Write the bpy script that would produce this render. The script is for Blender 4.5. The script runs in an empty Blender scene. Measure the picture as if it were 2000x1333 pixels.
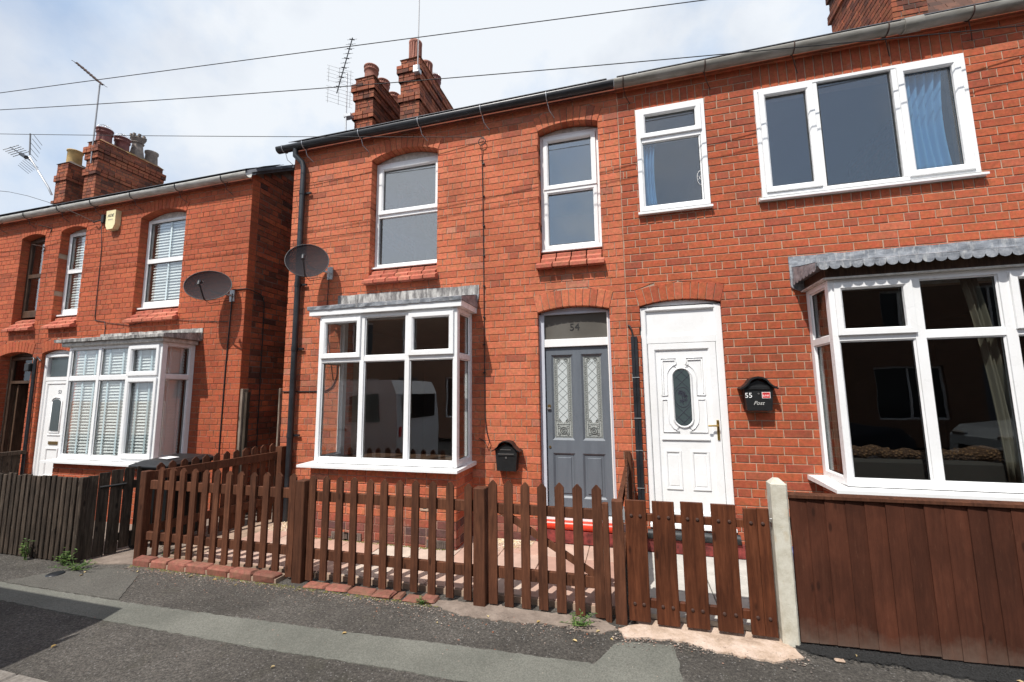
import bpy, bmesh, math, random
from mathutils import Vector, Matrix
random.seed(7)
PI = math.pi
S = bpy.context.scene
COL = S.collection

# ------------------------------------------------------------------ camera, sky, sun, exposure
yaw, pitch, roll = (math.radians(v) for v in (15.355, 6.948, -0.652))
fw = Vector((-math.sin(yaw) * math.cos(pitch), math.cos(yaw) * math.cos(pitch), math.sin(pitch)))
r0 = Vector((math.cos(yaw), math.sin(yaw), 0)); u0 = r0.cross(fw)
rr = r0 * math.cos(roll) + u0 * math.sin(roll); uu = u0 * math.cos(roll) - r0 * math.sin(roll)
cam = bpy.data.cameras.new('camera'); co = bpy.data.objects.new('camera', cam); COL.objects.link(co)
cam.sensor_width = 36; cam.lens = 828.383 / 2000 * 36; cam.clip_end = 800; cam.clip_start = 0.05
mw = Matrix((rr, uu, -fw)).transposed().to_4x4(); mw.translation = Vector((0, -5, 1.75)); co.matrix_world = mw
S.camera = co
CAMP = Vector((0, -5, 1.75))

SUN = Vector((0.36, 1.0, -1.56)).normalized()          # direction the light travels
sl = bpy.data.lights.new('sun', 'SUN'); sl.energy = 4.9; sl.angle = math.radians(0.55); sl.color = (1, .955, .89)
so = bpy.data.objects.new('sun', sl); COL.objects.link(so); so.rotation_euler = SUN.to_track_quat('-Z', 'Y').to_euler()
so.location = (-6, -12, 20)
W = bpy.data.worlds.new('World'); S.world = W; W.use_nodes = True
nt = W.node_tree; nt.nodes.clear()
N = nt.nodes.new; Lk = nt.links.new
sky = N('ShaderNodeTexSky'); sky.sky_type = 'NISHITA'; sky.sun_disc = False
sky.sun_elevation = math.radians(55.7); sky.sun_rotation = math.radians(199.8); sky.dust_density = 2.0; sky.air_density = 1.0
bg = N('ShaderNodeBackground'); bg.inputs[1].default_value = 0.15; Lk(sky.outputs[0], bg.inputs[0])
tc = N('ShaderNodeTexCoord'); mp = N('ShaderNodeMapping'); mp.inputs['Scale'].default_value = (1.0, 1.0, 1.3); mp.inputs['Location'].default_value = (4.6, 1.4, .3)
Lk(tc.outputs['Generated'], mp.inputs[0])
n1 = N('ShaderNodeTexNoise'); n1.inputs['Scale'].default_value = 1.7; n1.inputs['Detail'].default_value = 9; n1.inputs['Roughness'].default_value = .52; n1.inputs['Distortion'].default_value = .15
Lk(mp.outputs[0], n1.inputs[0])
cr = N('ShaderNodeValToRGB'); cr.color_ramp.elements[0].position = .40; cr.color_ramp.elements[1].position = .60
cr.color_ramp.elements[0].color = (.50, .50, .50, 1); cr.color_ramp.elements[1].color = (1, 1, 1, 1)
Lk(n1.outputs[0], cr.inputs[0])
n2 = N('ShaderNodeTexNoise'); n2.inputs['Scale'].default_value = 2.6; n2.inputs['Detail'].default_value = 7; n2.inputs['Roughness'].default_value = .55
mp2 = N('ShaderNodeMapping'); mp2.inputs['Location'].default_value = (7.6, 2.2, 5); Lk(tc.outputs['Generated'], mp2.inputs[0]); Lk(mp2.outputs[0], n2.inputs[0])
cr2 = N('ShaderNodeValToRGB'); cr2.color_ramp.elements[0].position = .38; cr2.color_ramp.elements[1].position = .56
cr2.color_ramp.elements[0].color = (.50, .64, .84, 1); cr2.color_ramp.elements[1].color = (.80, .84, .89, 1)
Lk(n2.outputs[0], cr2.inputs[0])
bc = N('ShaderNodeBackground'); bc.inputs[1].default_value = 1.0; Lk(cr2.outputs[0], bc.inputs[0])
mx = N('ShaderNodeMixShader'); Lk(cr.outputs[0], mx.inputs[0]); Lk(bg.outputs[0], mx.inputs[1]); Lk(bc.outputs[0], mx.inputs[2])
wo = N('ShaderNodeOutputWorld'); Lk(mx.outputs[0], wo.inputs[0])
S.view_settings.view_transform = 'Standard'; S.view_settings.look = 'None'; S.view_settings.exposure = .15; S.view_settings.gamma = 1
S.view_settings.use_curve_mapping = False
S.cycles.max_bounces = 10; S.cycles.transparent_max_bounces = 24

# ------------------------------------------------------------------ materials
MATS = {}
class NB:
    def __init__(s, name):
        s.m = bpy.data.materials.new(name); s.m.use_nodes = True; s.t = s.m.node_tree; s.b = s.t.nodes['Principled BSDF']; s.out = s.t.nodes['Material Output']
        MATS[name] = s.m
    def n(s, t, **k):
        o = s.t.nodes.new(t)
        for a, v in k.items():
            if a in o.inputs.keys(): o.inputs[a].default_value = v
            else: setattr(o, a, v)
        return o
    def l(s, a, b): s.t.links.new(a, b)
    def pos(s, scale=(1, 1, 1), obj=False):
        if obj: g = s.n('ShaderNodeTexCoord').outputs['Object']
        else: g = s.n('ShaderNodeNewGeometry').outputs['Position']
        m = s.n('ShaderNodeMapping'); m.inputs['Scale'].default_value = scale; s.l(g, m.inputs[0]); return m.outputs[0]
    def noise(s, sc, det=4, scale=(1, 1, 1), rough=.5, obj=False, dist=0):
        t = s.n('ShaderNodeTexNoise', Scale=sc, Detail=det, Roughness=rough, Distortion=dist); s.l(s.pos(scale, obj), t.inputs[0]); return t.outputs[0]
    def ramp(s, fac, stops):
        r = s.n('ShaderNodeValToRGB'); e = r.color_ramp.elements
        while len(e) < len(stops): e.new(.5)
        for i, (p, c) in enumerate(stops): e[i].position = p; e[i].color = (c[0], c[1], c[2], 1) if len(c) == 3 else c
        s.l(fac, r.inputs[0]); return r.outputs[0]
    def mix(s, fac, a, b, mode='MIX'):
        m = s.n('ShaderNodeMix', data_type='RGBA', blend_type=mode)
        for k, v in ((0, fac), (6, a), (7, b)):
            if hasattr(v, 'type') and not isinstance(v, (int, float, tuple)): s.l(v, m.inputs[k])
            elif isinstance(v, tuple): m.inputs[k].default_value = (*v, 1)
            else: m.inputs[k].default_value = v
        return m.outputs[2]
    def math(s, op, a, b=0.):
        m = s.n('ShaderNodeMath', operation=op)
        for k, v in ((0, a), (1, b)):
            if isinstance(v, (int, float)): m.inputs[k].default_value = v
            else: s.l(v, m.inputs[k])
        return m.outputs[0]
    def col(s, c):
        if isinstance(c, tuple): s.b.inputs['Base Color'].default_value = (*c, 1)
        else: s.l(c, s.b.inputs['Base Color'])
    def rough(s, r):
        if isinstance(r, (int, float)): s.b.inputs['Roughness'].default_value = r
        else: s.l(r, s.b.inputs['Roughness'])
    def bump(s, h, st=.3, d=.01):
        b = s.n('ShaderNodeBump', Strength=st, Distance=d); s.l(h, b.inputs['Height']); s.l(b.outputs[0], s.b.inputs['Normal'])
    def rnd(s):
        g = s.n('ShaderNodeNewGeometry').outputs['Random Per Island']; o = s.n('ShaderNodeObjectInfo').outputs['Random']
        return s.math('FRACT', s.math('ADD', g, o))

def brickmat(name, stops, dirt=.55, dirtcol=(.10, .045, .03)):
    b = NB(name); r = b.rnd()
    c = b.ramp(r, stops)
    f = b.ramp(b.noise(38, 4, rough=.65), [(.35, (.86, .86, .86)), (.7, (1.07, 1.07, 1.07))])
    c = b.mix(1., c, f, 'MULTIPLY')
    mo = b.ramp(b.noise(16, 4, rough=.6), [(.34, (.86, 1.02, .92)), (.5, (1., 1., 1.)), (.66, (1.10, .93, .98))]); c = b.mix(1., c, mo, 'MULTIPLY')
    m2 = b.ramp(b.noise(27, 3, rough=.6), [(.36, (.84,) * 3), (.62, (1.08,) * 3)]); c = b.mix(1., c, m2, 'MULTIPLY')
    st = b.ramp(b.noise(1.7, 6, (1, 1, .8), .62), [(.50, (0, 0, 0)), (.74, (dirt, dirt, dirt))])
    c = b.mix(st, c, dirtcol)
    lg = b.ramp(b.noise(.75, 5, rough=.6), [(.36, (.86, .84, .82)), (.62, (1.06, 1.06, 1.05))]); c = b.mix(1., c, lg, 'MULTIPLY')
    ef = b.ramp(b.noise(3.4, 7, (1, 1, .7), .72), [(.64, (0,) * 3), (.74, (.30,) * 3)]); c = b.mix(ef, c, (.55, .42, .36))
    sp = b.ramp(b.noise(95, 2), [(.30, (1, 1, 1)), (.36, (0, 0, 0))])
    c = b.mix(b.math('MULTIPLY', sp, .5), c, (.06, .03, .025))
    b.col(c); b.rough(.86); b.b.inputs['Specular IOR Level'].default_value = .3
    b.bump(b.noise(120, 3, rough=.7), .35, .004)
    return b.m
O1, O2, O3, O4, O5 = (.55, .160, .080), (.51, .142, .068), (.59, .182, .096), (.45, .120, .060), (.57, .235, .150)
brickmat('brick_orange', [(0, O2), (.22, O1), (.45, O3), (.66, O1), (.80, O2), (.91, O4), (.965, (.34, .10, .06)), (1, O5)], .42)
brickmat('brick_red', [(0, (.40, .096, .043)), (.3, (.45, .112, .049)), (.6, (.41, .098, .043)), (.8, (.37, .088, .042)), (.93, (.33, .082, .045)), (1, (.47, .135, .068))], .38)
brickmat('brick_smooth', [(0, (.43, .104, .046)), (.4, (.47, .118, .052)), (.8, (.41, .096, .044)), (1, (.37, .087, .042))], .38)
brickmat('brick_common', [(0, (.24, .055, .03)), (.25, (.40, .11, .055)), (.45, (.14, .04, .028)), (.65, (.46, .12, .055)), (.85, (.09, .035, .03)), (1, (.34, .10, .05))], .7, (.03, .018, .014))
brickmat('brick_plinth', [(0, (.33, .085, .05)), (.25, (.12, .065, .062)), (.45, (.44, .11, .06)), (.65, (.085, .058, .062)), (.8, (.30, .08, .055)), (.92, (.17, .075, .068)), (1, (.42, .18, .12))], .5, (.06, .04, .035))
brickmat('brick_chimney', [(0, (.36, .108, .052)), (.35, (.28, .085, .044)), (.55, (.15, .052, .034)), (.8, (.40, .13, .066)), (1, (.10, .04, .03))], .95, (.045, .024, .018))  # sooty brick, darkened all over to stand for the shaded stack sides
brickmat('brick_sill', [(0, (.44, .13, .08)), (.5, (.52, .17, .11)), (1, (.38, .10, .065))], .3)
brickmat('brick_edging', [(0, (.24, .095, .065)), (.5, (.30, .125, .09)), (1, (.19, .075, .055))], .75, (.13, .09, .065))

def simple(name, c, rough=.6, noise=None, metal=0, bump=None, spec=.5):
    b = NB(name)
    if noise:
        sc, amt, sca = noise
        f = b.ramp(b.noise(sc, 5, sca, .6), [(.3, tuple(v * (1 - amt) for v in c)), (.7, tuple(min(1, v * (1 + amt)) for v in c))]); b.col(f)
    else: b.col(c)
    b.rough(rough); b.b.inputs['Metallic'].default_value = metal; b.b.inputs['Specular IOR Level'].default_value = spec
    if bump: b.bump(b.noise(bump[0], 4), bump[1], bump[2])
    return b
simple('mortar_dark', (.34, .245, .18), .95, (5, .35, (1, 1, 1)), bump=(150, .4, .004))
simple('mortar_pink', (.41, .29, .21), .95, (6, .25, (1, 1, 1)), bump=(150, .4, .004))
simple('mortar_old', (.13, .10, .085), .95, (6, .5, (1, 1, 1)), bump=(90, .5, .006))
simple('mortar_joint', (.40, .25, .19), .95, (7, .3, (1, 1, 1)), bump=(150, .4, .004))
b = simple('upvc_white', (.80, .81, .82), .28); b.col(b.ramp(b.noise(3, 5, rough=.6), [(.3, (.76, .765, .76)), (.65, (.82, .83, .84))])); b.rough(b.ramp(b.noise(9, 3), [(.3, (.22,) * 3), (.7, (.38,) * 3)]))
simple('upvc_grime_shade', (.52, .50, .46), .6, (20, .3, (1, 1, 1)))  # dulled white; on the arch infills the grey carries the recess shade
simple('rubber_black', (.012, .012, .013), .6)
simple('gutter_black', (.018, .020, .024), .38, (8, .4, (1, 1, 1)))
b = simple('gutter_grey', (.26, .25, .23), .5); b.col(b.ramp(b.noise(5, 5, (1, 1, 4), .6), [(.3, (.15, .14, .115)), (.65, (.27, .26, .235))]))
b = simple('gutter_pale', (.45, .44, .42), .45); b.col(b.ramp(b.noise(5, 5, (1, 1, 4), .6), [(.3, (.28, .27, .24)), (.65, (.48, .47, .44))]))
simple('iron_rust', (.05, .022, .015), .8, (30, .5, (1, 1, 1)))
simple('zinc', (.55, .56, .57), .4, (40, .2, (1, 1, 1)), .7)
simple('mast_grey', (.30, .30, .31), .5, metal=.4); simple('lens_black', (.01, .01, .012), .25)
b = NB('lead'); f = b.noise(7, 6, (1, 1, 2.2), .68)
c = b.ramp(f, [(.28, (.10, .11, .125)), (.48, (.22, .235, .26)), (.62, (.34, .36, .39)), (.78, (.55, .57, .60))])
c = b.mix(b.ramp(b.noise(26, 4, (1, 1, .25), .7), [(.52, (0,) * 3), (.70, (.55,) * 3)]), c, (.62, .62, .60)); b.col(c); b.rough(.55); b.b.inputs['Metallic'].default_value = .25; b.bump(b.noise(22, 4), .5, .01)
b = NB('lead_weathered'); c = b.ramp(b.noise(9, 6, (2.2, 2.2, .55), .7), [(.30, (.06, .06, .062)), (.45, (.20, .19, .185)), (.58, (.44, .43, .41)), (.75, (.62, .61, .58))])
b.col(c); b.rough(.75); b.bump(b.noise(25, 5), .6, .01)

def glassmat(name, tint=(.93, .95, .95), k=2.1, rough=0.0, wob=.012):
    b = NB(name); b.t.nodes.remove(b.b)
    tr = b.n('ShaderNodeBsdfTransparent'); tr.inputs[0].default_value = (*tint, 1)
    gl = b.n('ShaderNodeBsdfGlossy'); gl.inputs[0].default_value = (1, 1, 1, 1); gl.inputs['Roughness'].default_value = rough
    bp = b.n('ShaderNodeBump', Strength=wob, Distance=.1); b.l(b.noise(1.6, 2), bp.inputs['Height']); b.l(bp.outputs[0], gl.inputs['Normal'])
    lw = b.n('ShaderNodeLayerWeight', Blend=.5); p5 = b.math('POWER', lw.outputs['Facing'], 5.); mm = b.math('MINIMUM', b.math('MULTIPLY', b.math('ADD', b.math('MULTIPLY', p5, .96), .04), k), .9)
    ms = b.n('ShaderNodeMixShader'); b.l(mm, ms.inputs[0]); b.l(tr.outputs[0], ms.inputs[1]); b.l(gl.outputs[0], ms.inputs[2]); b.l(ms.outputs[0], b.out.inputs[0])
    return b.m
glassmat('glass', (.95, .965, .96), 2.5); glassmat('glass_bright', (.7, .74, .76), 6.); glassmat('glass_up', (.80, .84, .86), 2.9); glassmat('glass_dark', (.35, .38, .38), 1.3); glassmat('glass_shade', (.72, .74, .74), .95)
b = NB('glass_frosted'); b.col(b.ramp(b.noise(240, 2), [(.3, (.40, .44, .44)), (.7, (.58, .62, .62))])); b.rough(.28); b.bump(b.noise(300, 2), .3, .002)
b = NB('glass_etched'); b.col(b.ramp(b.noise(90, 2), [(.4, (.25, .27, .26)), (.6, (.40, .42, .40))])); b.rough(.3)
b = NB('glass_obscure'); b.col((.055, .075, .080)); b.rough(.2); b.bump(b.noise(180, 2), .4, .003)
b = NB('glass_fanlight'); b.col(b.ramp(b.noise(1.3, 3), [(.3, (.07, .064, .055)), (.7, (.15, .143, .13))])); b.rough(.12)
simple('etch_line', (.06, .065, .065), .5)

def woodmat(name, c1, c2, c3, rough=.6, knots=True, wear=0, wearcol=(.3, .27, .22), low=False):
    b = NB(name); r = b.rnd()
    g = b.n('ShaderNodeTexNoise', Scale=6., Detail=7., Roughness=.62, Distortion=.6)
    m = b.n('ShaderNodeMapping'); m.inputs['Scale'].default_value = (7, 7, .55); gp = b.n('ShaderNodeNewGeometry').outputs['Position']
    vm = b.n('ShaderNodeVectorMath', operation='ADD'); cx = b.n('ShaderNodeCombineXYZ'); b.l(b.math('MULTIPLY', r, 31.), cx.inputs[2]); b.l(gp, vm.inputs[0]); b.l(cx.outputs[0], vm.inputs[1])
    b.l(vm.outputs[0], m.inputs[0]); b.l(m.outputs[0], g.inputs[0])
    c = b.ramp(g.outputs[0], [(.32, c1), (.5, c2), (.7, c3)])
    v = b.ramp(r, [(0, (.82,) * 3), (.5, (1.,) * 3), (1, (1.18,) * 3)]); c = b.mix(1., c, v, 'MULTIPLY')
    bl = b.ramp(b.noise(5, 5, (1, 1, .5), .65), [(.4, (.75,) * 3), (.66, (1.15,) * 3)]); c = b.mix(1., c, bl, 'MULTIPLY')
    if knots:
        vo = b.n('ShaderNodeTexVoronoi', Scale=1.); m2 = b.n('ShaderNodeMapping'); m2.inputs['Scale'].default_value = (9, 9, 3.2); b.l(vm.outputs[0], m2.inputs[0]); b.l(m2.outputs[0], vo.inputs[0])
        kf = b.ramp(vo.outputs[0], [(.07, (.75,) * 3), (.14, (0,) * 3)]); c = b.mix(kf, c, tuple(x * .35 for x in c1))
    if wear:
        wf = b.ramp(b.noise(60, 5, (1, 1, .15), .75), [(.60, (0,) * 3), (.68, (wear,) * 3)]); c = b.mix(wf, c, wearcol)
    if low:   # splashed dirt along the foot of the boards
        sx = b.n('ShaderNodeSeparateXYZ'); b.l(gp, sx.inputs[0]); hf = b.ramp(b.math('ADD', sx.outputs[2], b.math('MULTIPLY', b.noise(5, 5, rough=.7), .35)), [(.14, (.65,) * 3), (.34, (0,) * 3)]); c = b.mix(hf, c, (.16, .12, .095))
    b.col(c); b.rough(rough); b.b.inputs['Specular IOR Level'].default_value = .22; b.bump(g.outputs[0], .5, .006)
    return b.m
woodmat('wood_brown', (.062, .023, .012), (.098, .037, .019), (.140, .055, .028), .78, wear=.12, wearcol=(.25, .13, .08))
woodmat('wood_gate', (.060, .018, .008), (.100, .031, .013), (.148, .049, .022), .6)
woodmat('wood_panel', (.060, .019, .010), (.072, .023, .012), (.085, .028, .015), .92, wear=.15, wearcol=(.20, .10, .06), low=True)
woodmat('wood_old', (.022, .016, .012), (.052, .038, .028), (.10, .076, .058), .85, wear=.35, wearcol=(.20, .18, .15))
woodmat('wood_grey', (.10, .07, .05), (.18, .14, .11), (.30, .25, .20), .85)
woodmat('wood_darkframe', (.05, .03, .02), (.085, .05, .033), (.12, .07, .045), .5, knots=False)
simple('wood_end', (.20, .085, .045), .7, (30, .3, (1, 1, 1)))
b = simple('paint_grey', (.135, .145, .172), .42); b.col(b.ramp(b.noise(14, 5, (1, 1, .2), .6), [(.3, (.108, .124, .146)), (.7, (.132, .150, .174))])); b.bump(b.noise(60, 4, (1, 1, .12)), .18, .003)
simple('paint_white', (.80, .80, .80), .4, (12, .03, (1, 1, .3)))
simple('paint_pale', (.50, .53, .60), .5, (12, .05, (1, 1, .3)))
simple('paint_red', (.66, .045, .018), .35, (18, .15, (1, 1, 1)))
simple('paint_redold', (.17, .028, .024), .8, (16, .7, (1, 1, 1)))
simple('paint_blackold', (.02, .022, .024), .5, (20, .9, (1, 1, 1)))
simple('box_black', (.011, .012, .013), .42, (30, .3, (1, 1, 1)), bump=(300, .15, .002))
simple('steel', (.62, .62, .61), .28, metal=.9)
simple('brass', (.56, .38, .12), .3, metal=.9)
simple('brass_old', (.25, .17, .07), .4, metal=.8)
simple('plastic_cream', (.72, .64, .38), .5, (6, .12, (1, 1, 1)))
simple('print_black', (.03, .03, .05), .6); simple('print_white', (.82, .82, .82), .5); simple('print_red', (.62, .03, .03), .5); simple('print_silver', (.5, .5, .48), .4)
simple('blue_plastic', (.01, .03, .22), .3)
b = NB('terracotta'); b.col(b.ramp(b.noise(7, 5, rough=.65), [(.3, (.15, .06, .042)), (.5, (.30, .115, .078)), (.75, (.40, .17, .12))])); b.rough(.8)
simple('pot_dark', (.14, .035, .028), .6, (8, .4, (1, 1, 1))); simple('pot_buff', (.50, .34, .14), .75, (6, .3, (1, 1, 1))); simple('pot_stone', (.20, .165, .14), .9, (8, .5, (1, 1, 1)))
b = NB('flaunching'); b.col(b.ramp(b.noise(11, 6, rough=.7), [(.36, (.19, .08, .05)), (.5, (.28, .14, .07)), (.62, (.30, .20, .04)), (.75, (.20, .14, .06))])); b.rough(.95); b.bump(b.noise(40, 4), .8, .01)
simple('slate', (.10, .105, .12), .6, (5, .4, (1, 1, 1)))
b = NB('roof_tile'); c = b.ramp(b.rnd(), [(0, (.085, .040, .028)), (.3, (.14, .062, .040)), (.55, (.065, .034, .026)), (.8, (.18, .082, .052)), (1, (.045, .027, .023))]); c = b.mix(b.ramp(b.noise(20, 4), [(.5, (0,) * 3), (.7, (.5,) * 3)]), c, (.05, .04, .03)); b.col(c); b.rough(.9)
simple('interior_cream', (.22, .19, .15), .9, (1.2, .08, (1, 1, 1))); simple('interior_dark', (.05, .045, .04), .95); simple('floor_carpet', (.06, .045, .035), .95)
simple('skirting', (.7, .68, .6), .5)
simple('dish_dark', (.03, .03, .035), .5)
b = NB('dish_mesh'); b.col((.030, .027, .031)); b.rough(.8); b.b.inputs['Specular IOR Level'].default_value = .15
vo = b.n('ShaderNodeTexNoise', Scale=900.); b.l(b.pos(), vo.inputs[0]); tr = b.n('ShaderNodeBsdfTransparent'); ms = b.n('ShaderNodeMixShader'); b.l(b.ramp(vo.outputs[0], [(.54, (1,) * 3), (.60, (0,) * 3)]), ms.inputs[0]); b.l(tr.outputs[0], ms.inputs[1]); b.l(b.b.outputs[0], ms.inputs[2]); b.l(ms.outputs[0], b.out.inputs[0])
# blinds and cloth
def cloth(name, c, transl=.4, rough=.9):
    b = NB(name); b.col(c); b.rough(rough); t = b.n('ShaderNodeBsdfTranslucent'); t.inputs[0].default_value = (*c, 1); m = b.n('ShaderNodeMixShader'); m.inputs[0].default_value = transl
    b.l(b.b.outputs[0], m.inputs[1]); b.l(t.outputs[0], m.inputs[2]); b.l(m.outputs[0], b.out.inputs[0]); return b
cloth('curtain_blue', (.26, .54, .82), .25); cloth('curtain_cream', (.36, .32, .24), .25); cloth('blind_white', (.84, .87, .87), .12)
simple('blind_tape', (.55, .66, .70), .9)
b = NB('knit_brown'); w = b.n('ShaderNodeTexVoronoi', Scale=42.); b.l(b.pos(), w.inputs[0]); b.col(b.ramp(w.outputs[0], [(.0, (.30, .16, .07)), (.5, (.08, .04, .02))])); b.rough(.95); b.bump(w.outputs[0], 1., -.02)
# grounds
b = NB('asphalt')
big = b.ramp(b.noise(.9, 5, rough=.6), [(.35, (.070, .063, .054)), (.65, (.122, .111, .097))])
fine = b.ramp(b.noise(48, 6, rough=.9), [(.38, (.30,) * 3), (.5, (1.,) * 3), (.64, (2.1,) * 3)]); c = b.mix(1., big, fine, 'MULTIPLY')
mid = b.ramp(b.noise(7, 6, rough=.75), [(.35, (.78,) * 3), (.65, (1.2,) * 3)]); c = b.mix(1., c, mid, 'MULTIPLY')
v = b.n('ShaderNodeTexVoronoi', Scale=62.); b.l(b.pos(), v.inputs[0]); sc = b.n('ShaderNodeSeparateColor'); b.l(v.outputs['Color'], sc.inputs[0])
chip = b.math('MULTIPLY', b.math('GREATER_THAN', sc.outputs[0], .88), b.math('LESS_THAN', v.outputs['Distance'], .34)); c = b.mix(b.math('MULTIPLY', chip, .75), c, (.26, .25, .235))
moss = b.ramp(b.noise(2.6, 6, rough=.7), [(.56, (0,) * 3), (.74, (.5,) * 3)]); c = b.mix(moss, c, (.075, .072, .045)); b.col(c); b.rough(.93); b.bump(b.noise(80, 5, rough=.85), 1., .02)
b = NB('asphalt_strip')
c = b.ramp(b.noise(1.6, 5, rough=.6), [(.35, (.112, .114, .097)), (.65, (.155, .156, .134))]); c = b.mix(1., c, b.ramp(b.noise(95, 5, rough=.85), [(.36, (.62,) * 3), (.66, (1.42,) * 3)]), 'MULTIPLY'); b.col(c); b.rough(.93); b.bump(b.noise(150, 3, rough=.8), .5, .006)
b = NB('asphalt_new'); b.col(b.ramp(b.noise(120, 4, rough=.8), [(.35, (.008,) * 3), (.7, (.045,) * 3)])); b.rough(.75); b.bump(b.noise(80, 4, rough=.8), 1., .02)
b = NB('concrete_pink'); c = b.ramp(b.noise(6.5, 8, rough=.72), [(.3, (.26, .18, .13)), (.45, (.44, .33, .25)), (.6, (.56, .44, .36)), (.75, (.64, .54, .45))]); c = b.mix(b.ramp(b.noise(60, 5, rough=.8), [(.55, (0,) * 3), (.66, (.6,) * 3)]), c, (.20, .16, .13)); b.col(c); b.rough(.92); b.bump(b.noise(30, 5), .5, .01)
b = NB('concrete_path'); b.col(b.ramp(b.noise(5, 6, rough=.65), [(.3, (.38, .37, .34)), (.7, (.56, .54, .50))])); b.rough(.9); b.bump(b.noise(60, 4), .3, .005)
b = NB('concrete_dirty'); b.col(b.ramp(b.noise(6, 7, rough=.7), [(.3, (.13, .10, .08)), (.6, (.25, .20, .165)), (.8, (.32, .27, .22))])); b.rough(.95); b.bump(b.noise(45, 5), .6, .012)
b = NB('concrete_post'); c = b.ramp(b.noise(9, 7, rough=.7), [(.3, (.40, .37, .29)), (.55, (.56, .54, .46)), (.75, (.64, .62, .55))]); c = b.mix(b.ramp(b.noise(14, 4, (1, 1, .5)), [(.62, (0,) * 3), (.75, (.5,) * 3)]), c, (.42, .30, .14)); b.col(c); b.rough(.9); b.bump(b.noise(110, 4, rough=.8), .6, .006)
b = NB('slab'); c = b.ramp(b.rnd(), [(0, (.46, .29, .225)), (.4, (.50, .37, .30)), (.7, (.42, .25, .195)), (1, (.52, .44, .37))]); c = b.mix(1., c, b.ramp(b.noise(6, 6, rough=.65), [(.3, (.8,) * 3), (.7, (1.12,) * 3)]), 'MULTIPLY'); b.col(c); b.rough(.9); b.bump(b.noise(90, 4), .3, .004)
b = NB('kerb_granite'); b.col(b.ramp(b.noise(40, 4, rough=.7), [(.3, (.12, .105, .09)), (.7, (.24, .22, .195))])); b.rough(.9)
b = NB('pebble'); b.col(b.ramp(b.rnd(), [(0, (.45, .32, .17)), (.4, (.62, .50, .33)), (.7, (.70, .62, .50)), (1, (.35, .22, .12))])); b.rough(.7)
b = NB('grit'); b.col(b.ramp(b.rnd(), [(0, (.08, .07, .06)), (.3, (.20, .17, .15)), (.55, (.09, .06, .045)), (.85, (.36, .32, .27)), (1, (.28, .10, .05))])); b.rough(.9)
b = NB('leaf_green'); b.col(b.ramp(b.rnd(), [(0, (.035, .085, .012)), (.5, (.06, .12, .02)), (1, (.10, .15, .03))])); b.rough(.6)
b = NB('leaf_dry'); b.col(b.ramp(b.rnd(), [(0, (.40, .27, .09)), (.5, (.45, .36, .19)), (1, (.26, .17, .08))])); b.rough(.7)
b = NB('moss'); b.col(b.ramp(b.rnd(), [(0, (.10, .10, .02)), (1, (.20, .19, .05))])); b.rough(.95)
simple('aerial_grey', (.16, .16, .165), .5, metal=.3); simple('car_dark', (.012, .018, .035), .3); simple('car_white', (.72, .73, .74), .2); simple('car_silver', (.50, .55, .58), .25, metal=.4); simple('tyre', (.02, .02, .02), .85); simple('rim', (.4, .4, .42), .35, metal=.8)
b = NB('brick_far'); t = b.n('ShaderNodeTexBrick', Scale=1.); t.inputs['Color1'].default_value = (.27, .14, .085, 1); t.inputs['Color2'].default_value = (.20, .10, .06, 1); t.inputs['Mortar'].default_value = (.22, .18, .15, 1)
t.inputs['Brick Width'].default_value = .26; t.inputs['Row Height'].default_value = .087; t.inputs['Mortar Size'].default_value = .008
g = b.n('ShaderNodeNewGeometry'); sx = b.n('ShaderNodeSeparateXYZ'); b.l(g.outputs['Position'], sx.inputs[0]); cx = b.n('ShaderNodeCombineXYZ'); b.l(b.math('ADD', sx.outputs[0], sx.outputs[1]), cx.inputs[0]); b.l(sx.outputs[2], cx.inputs[1]); b.l(cx.outputs[0], t.inputs[0]); b.col(t.outputs[0]); b.rough(.9)

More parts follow.
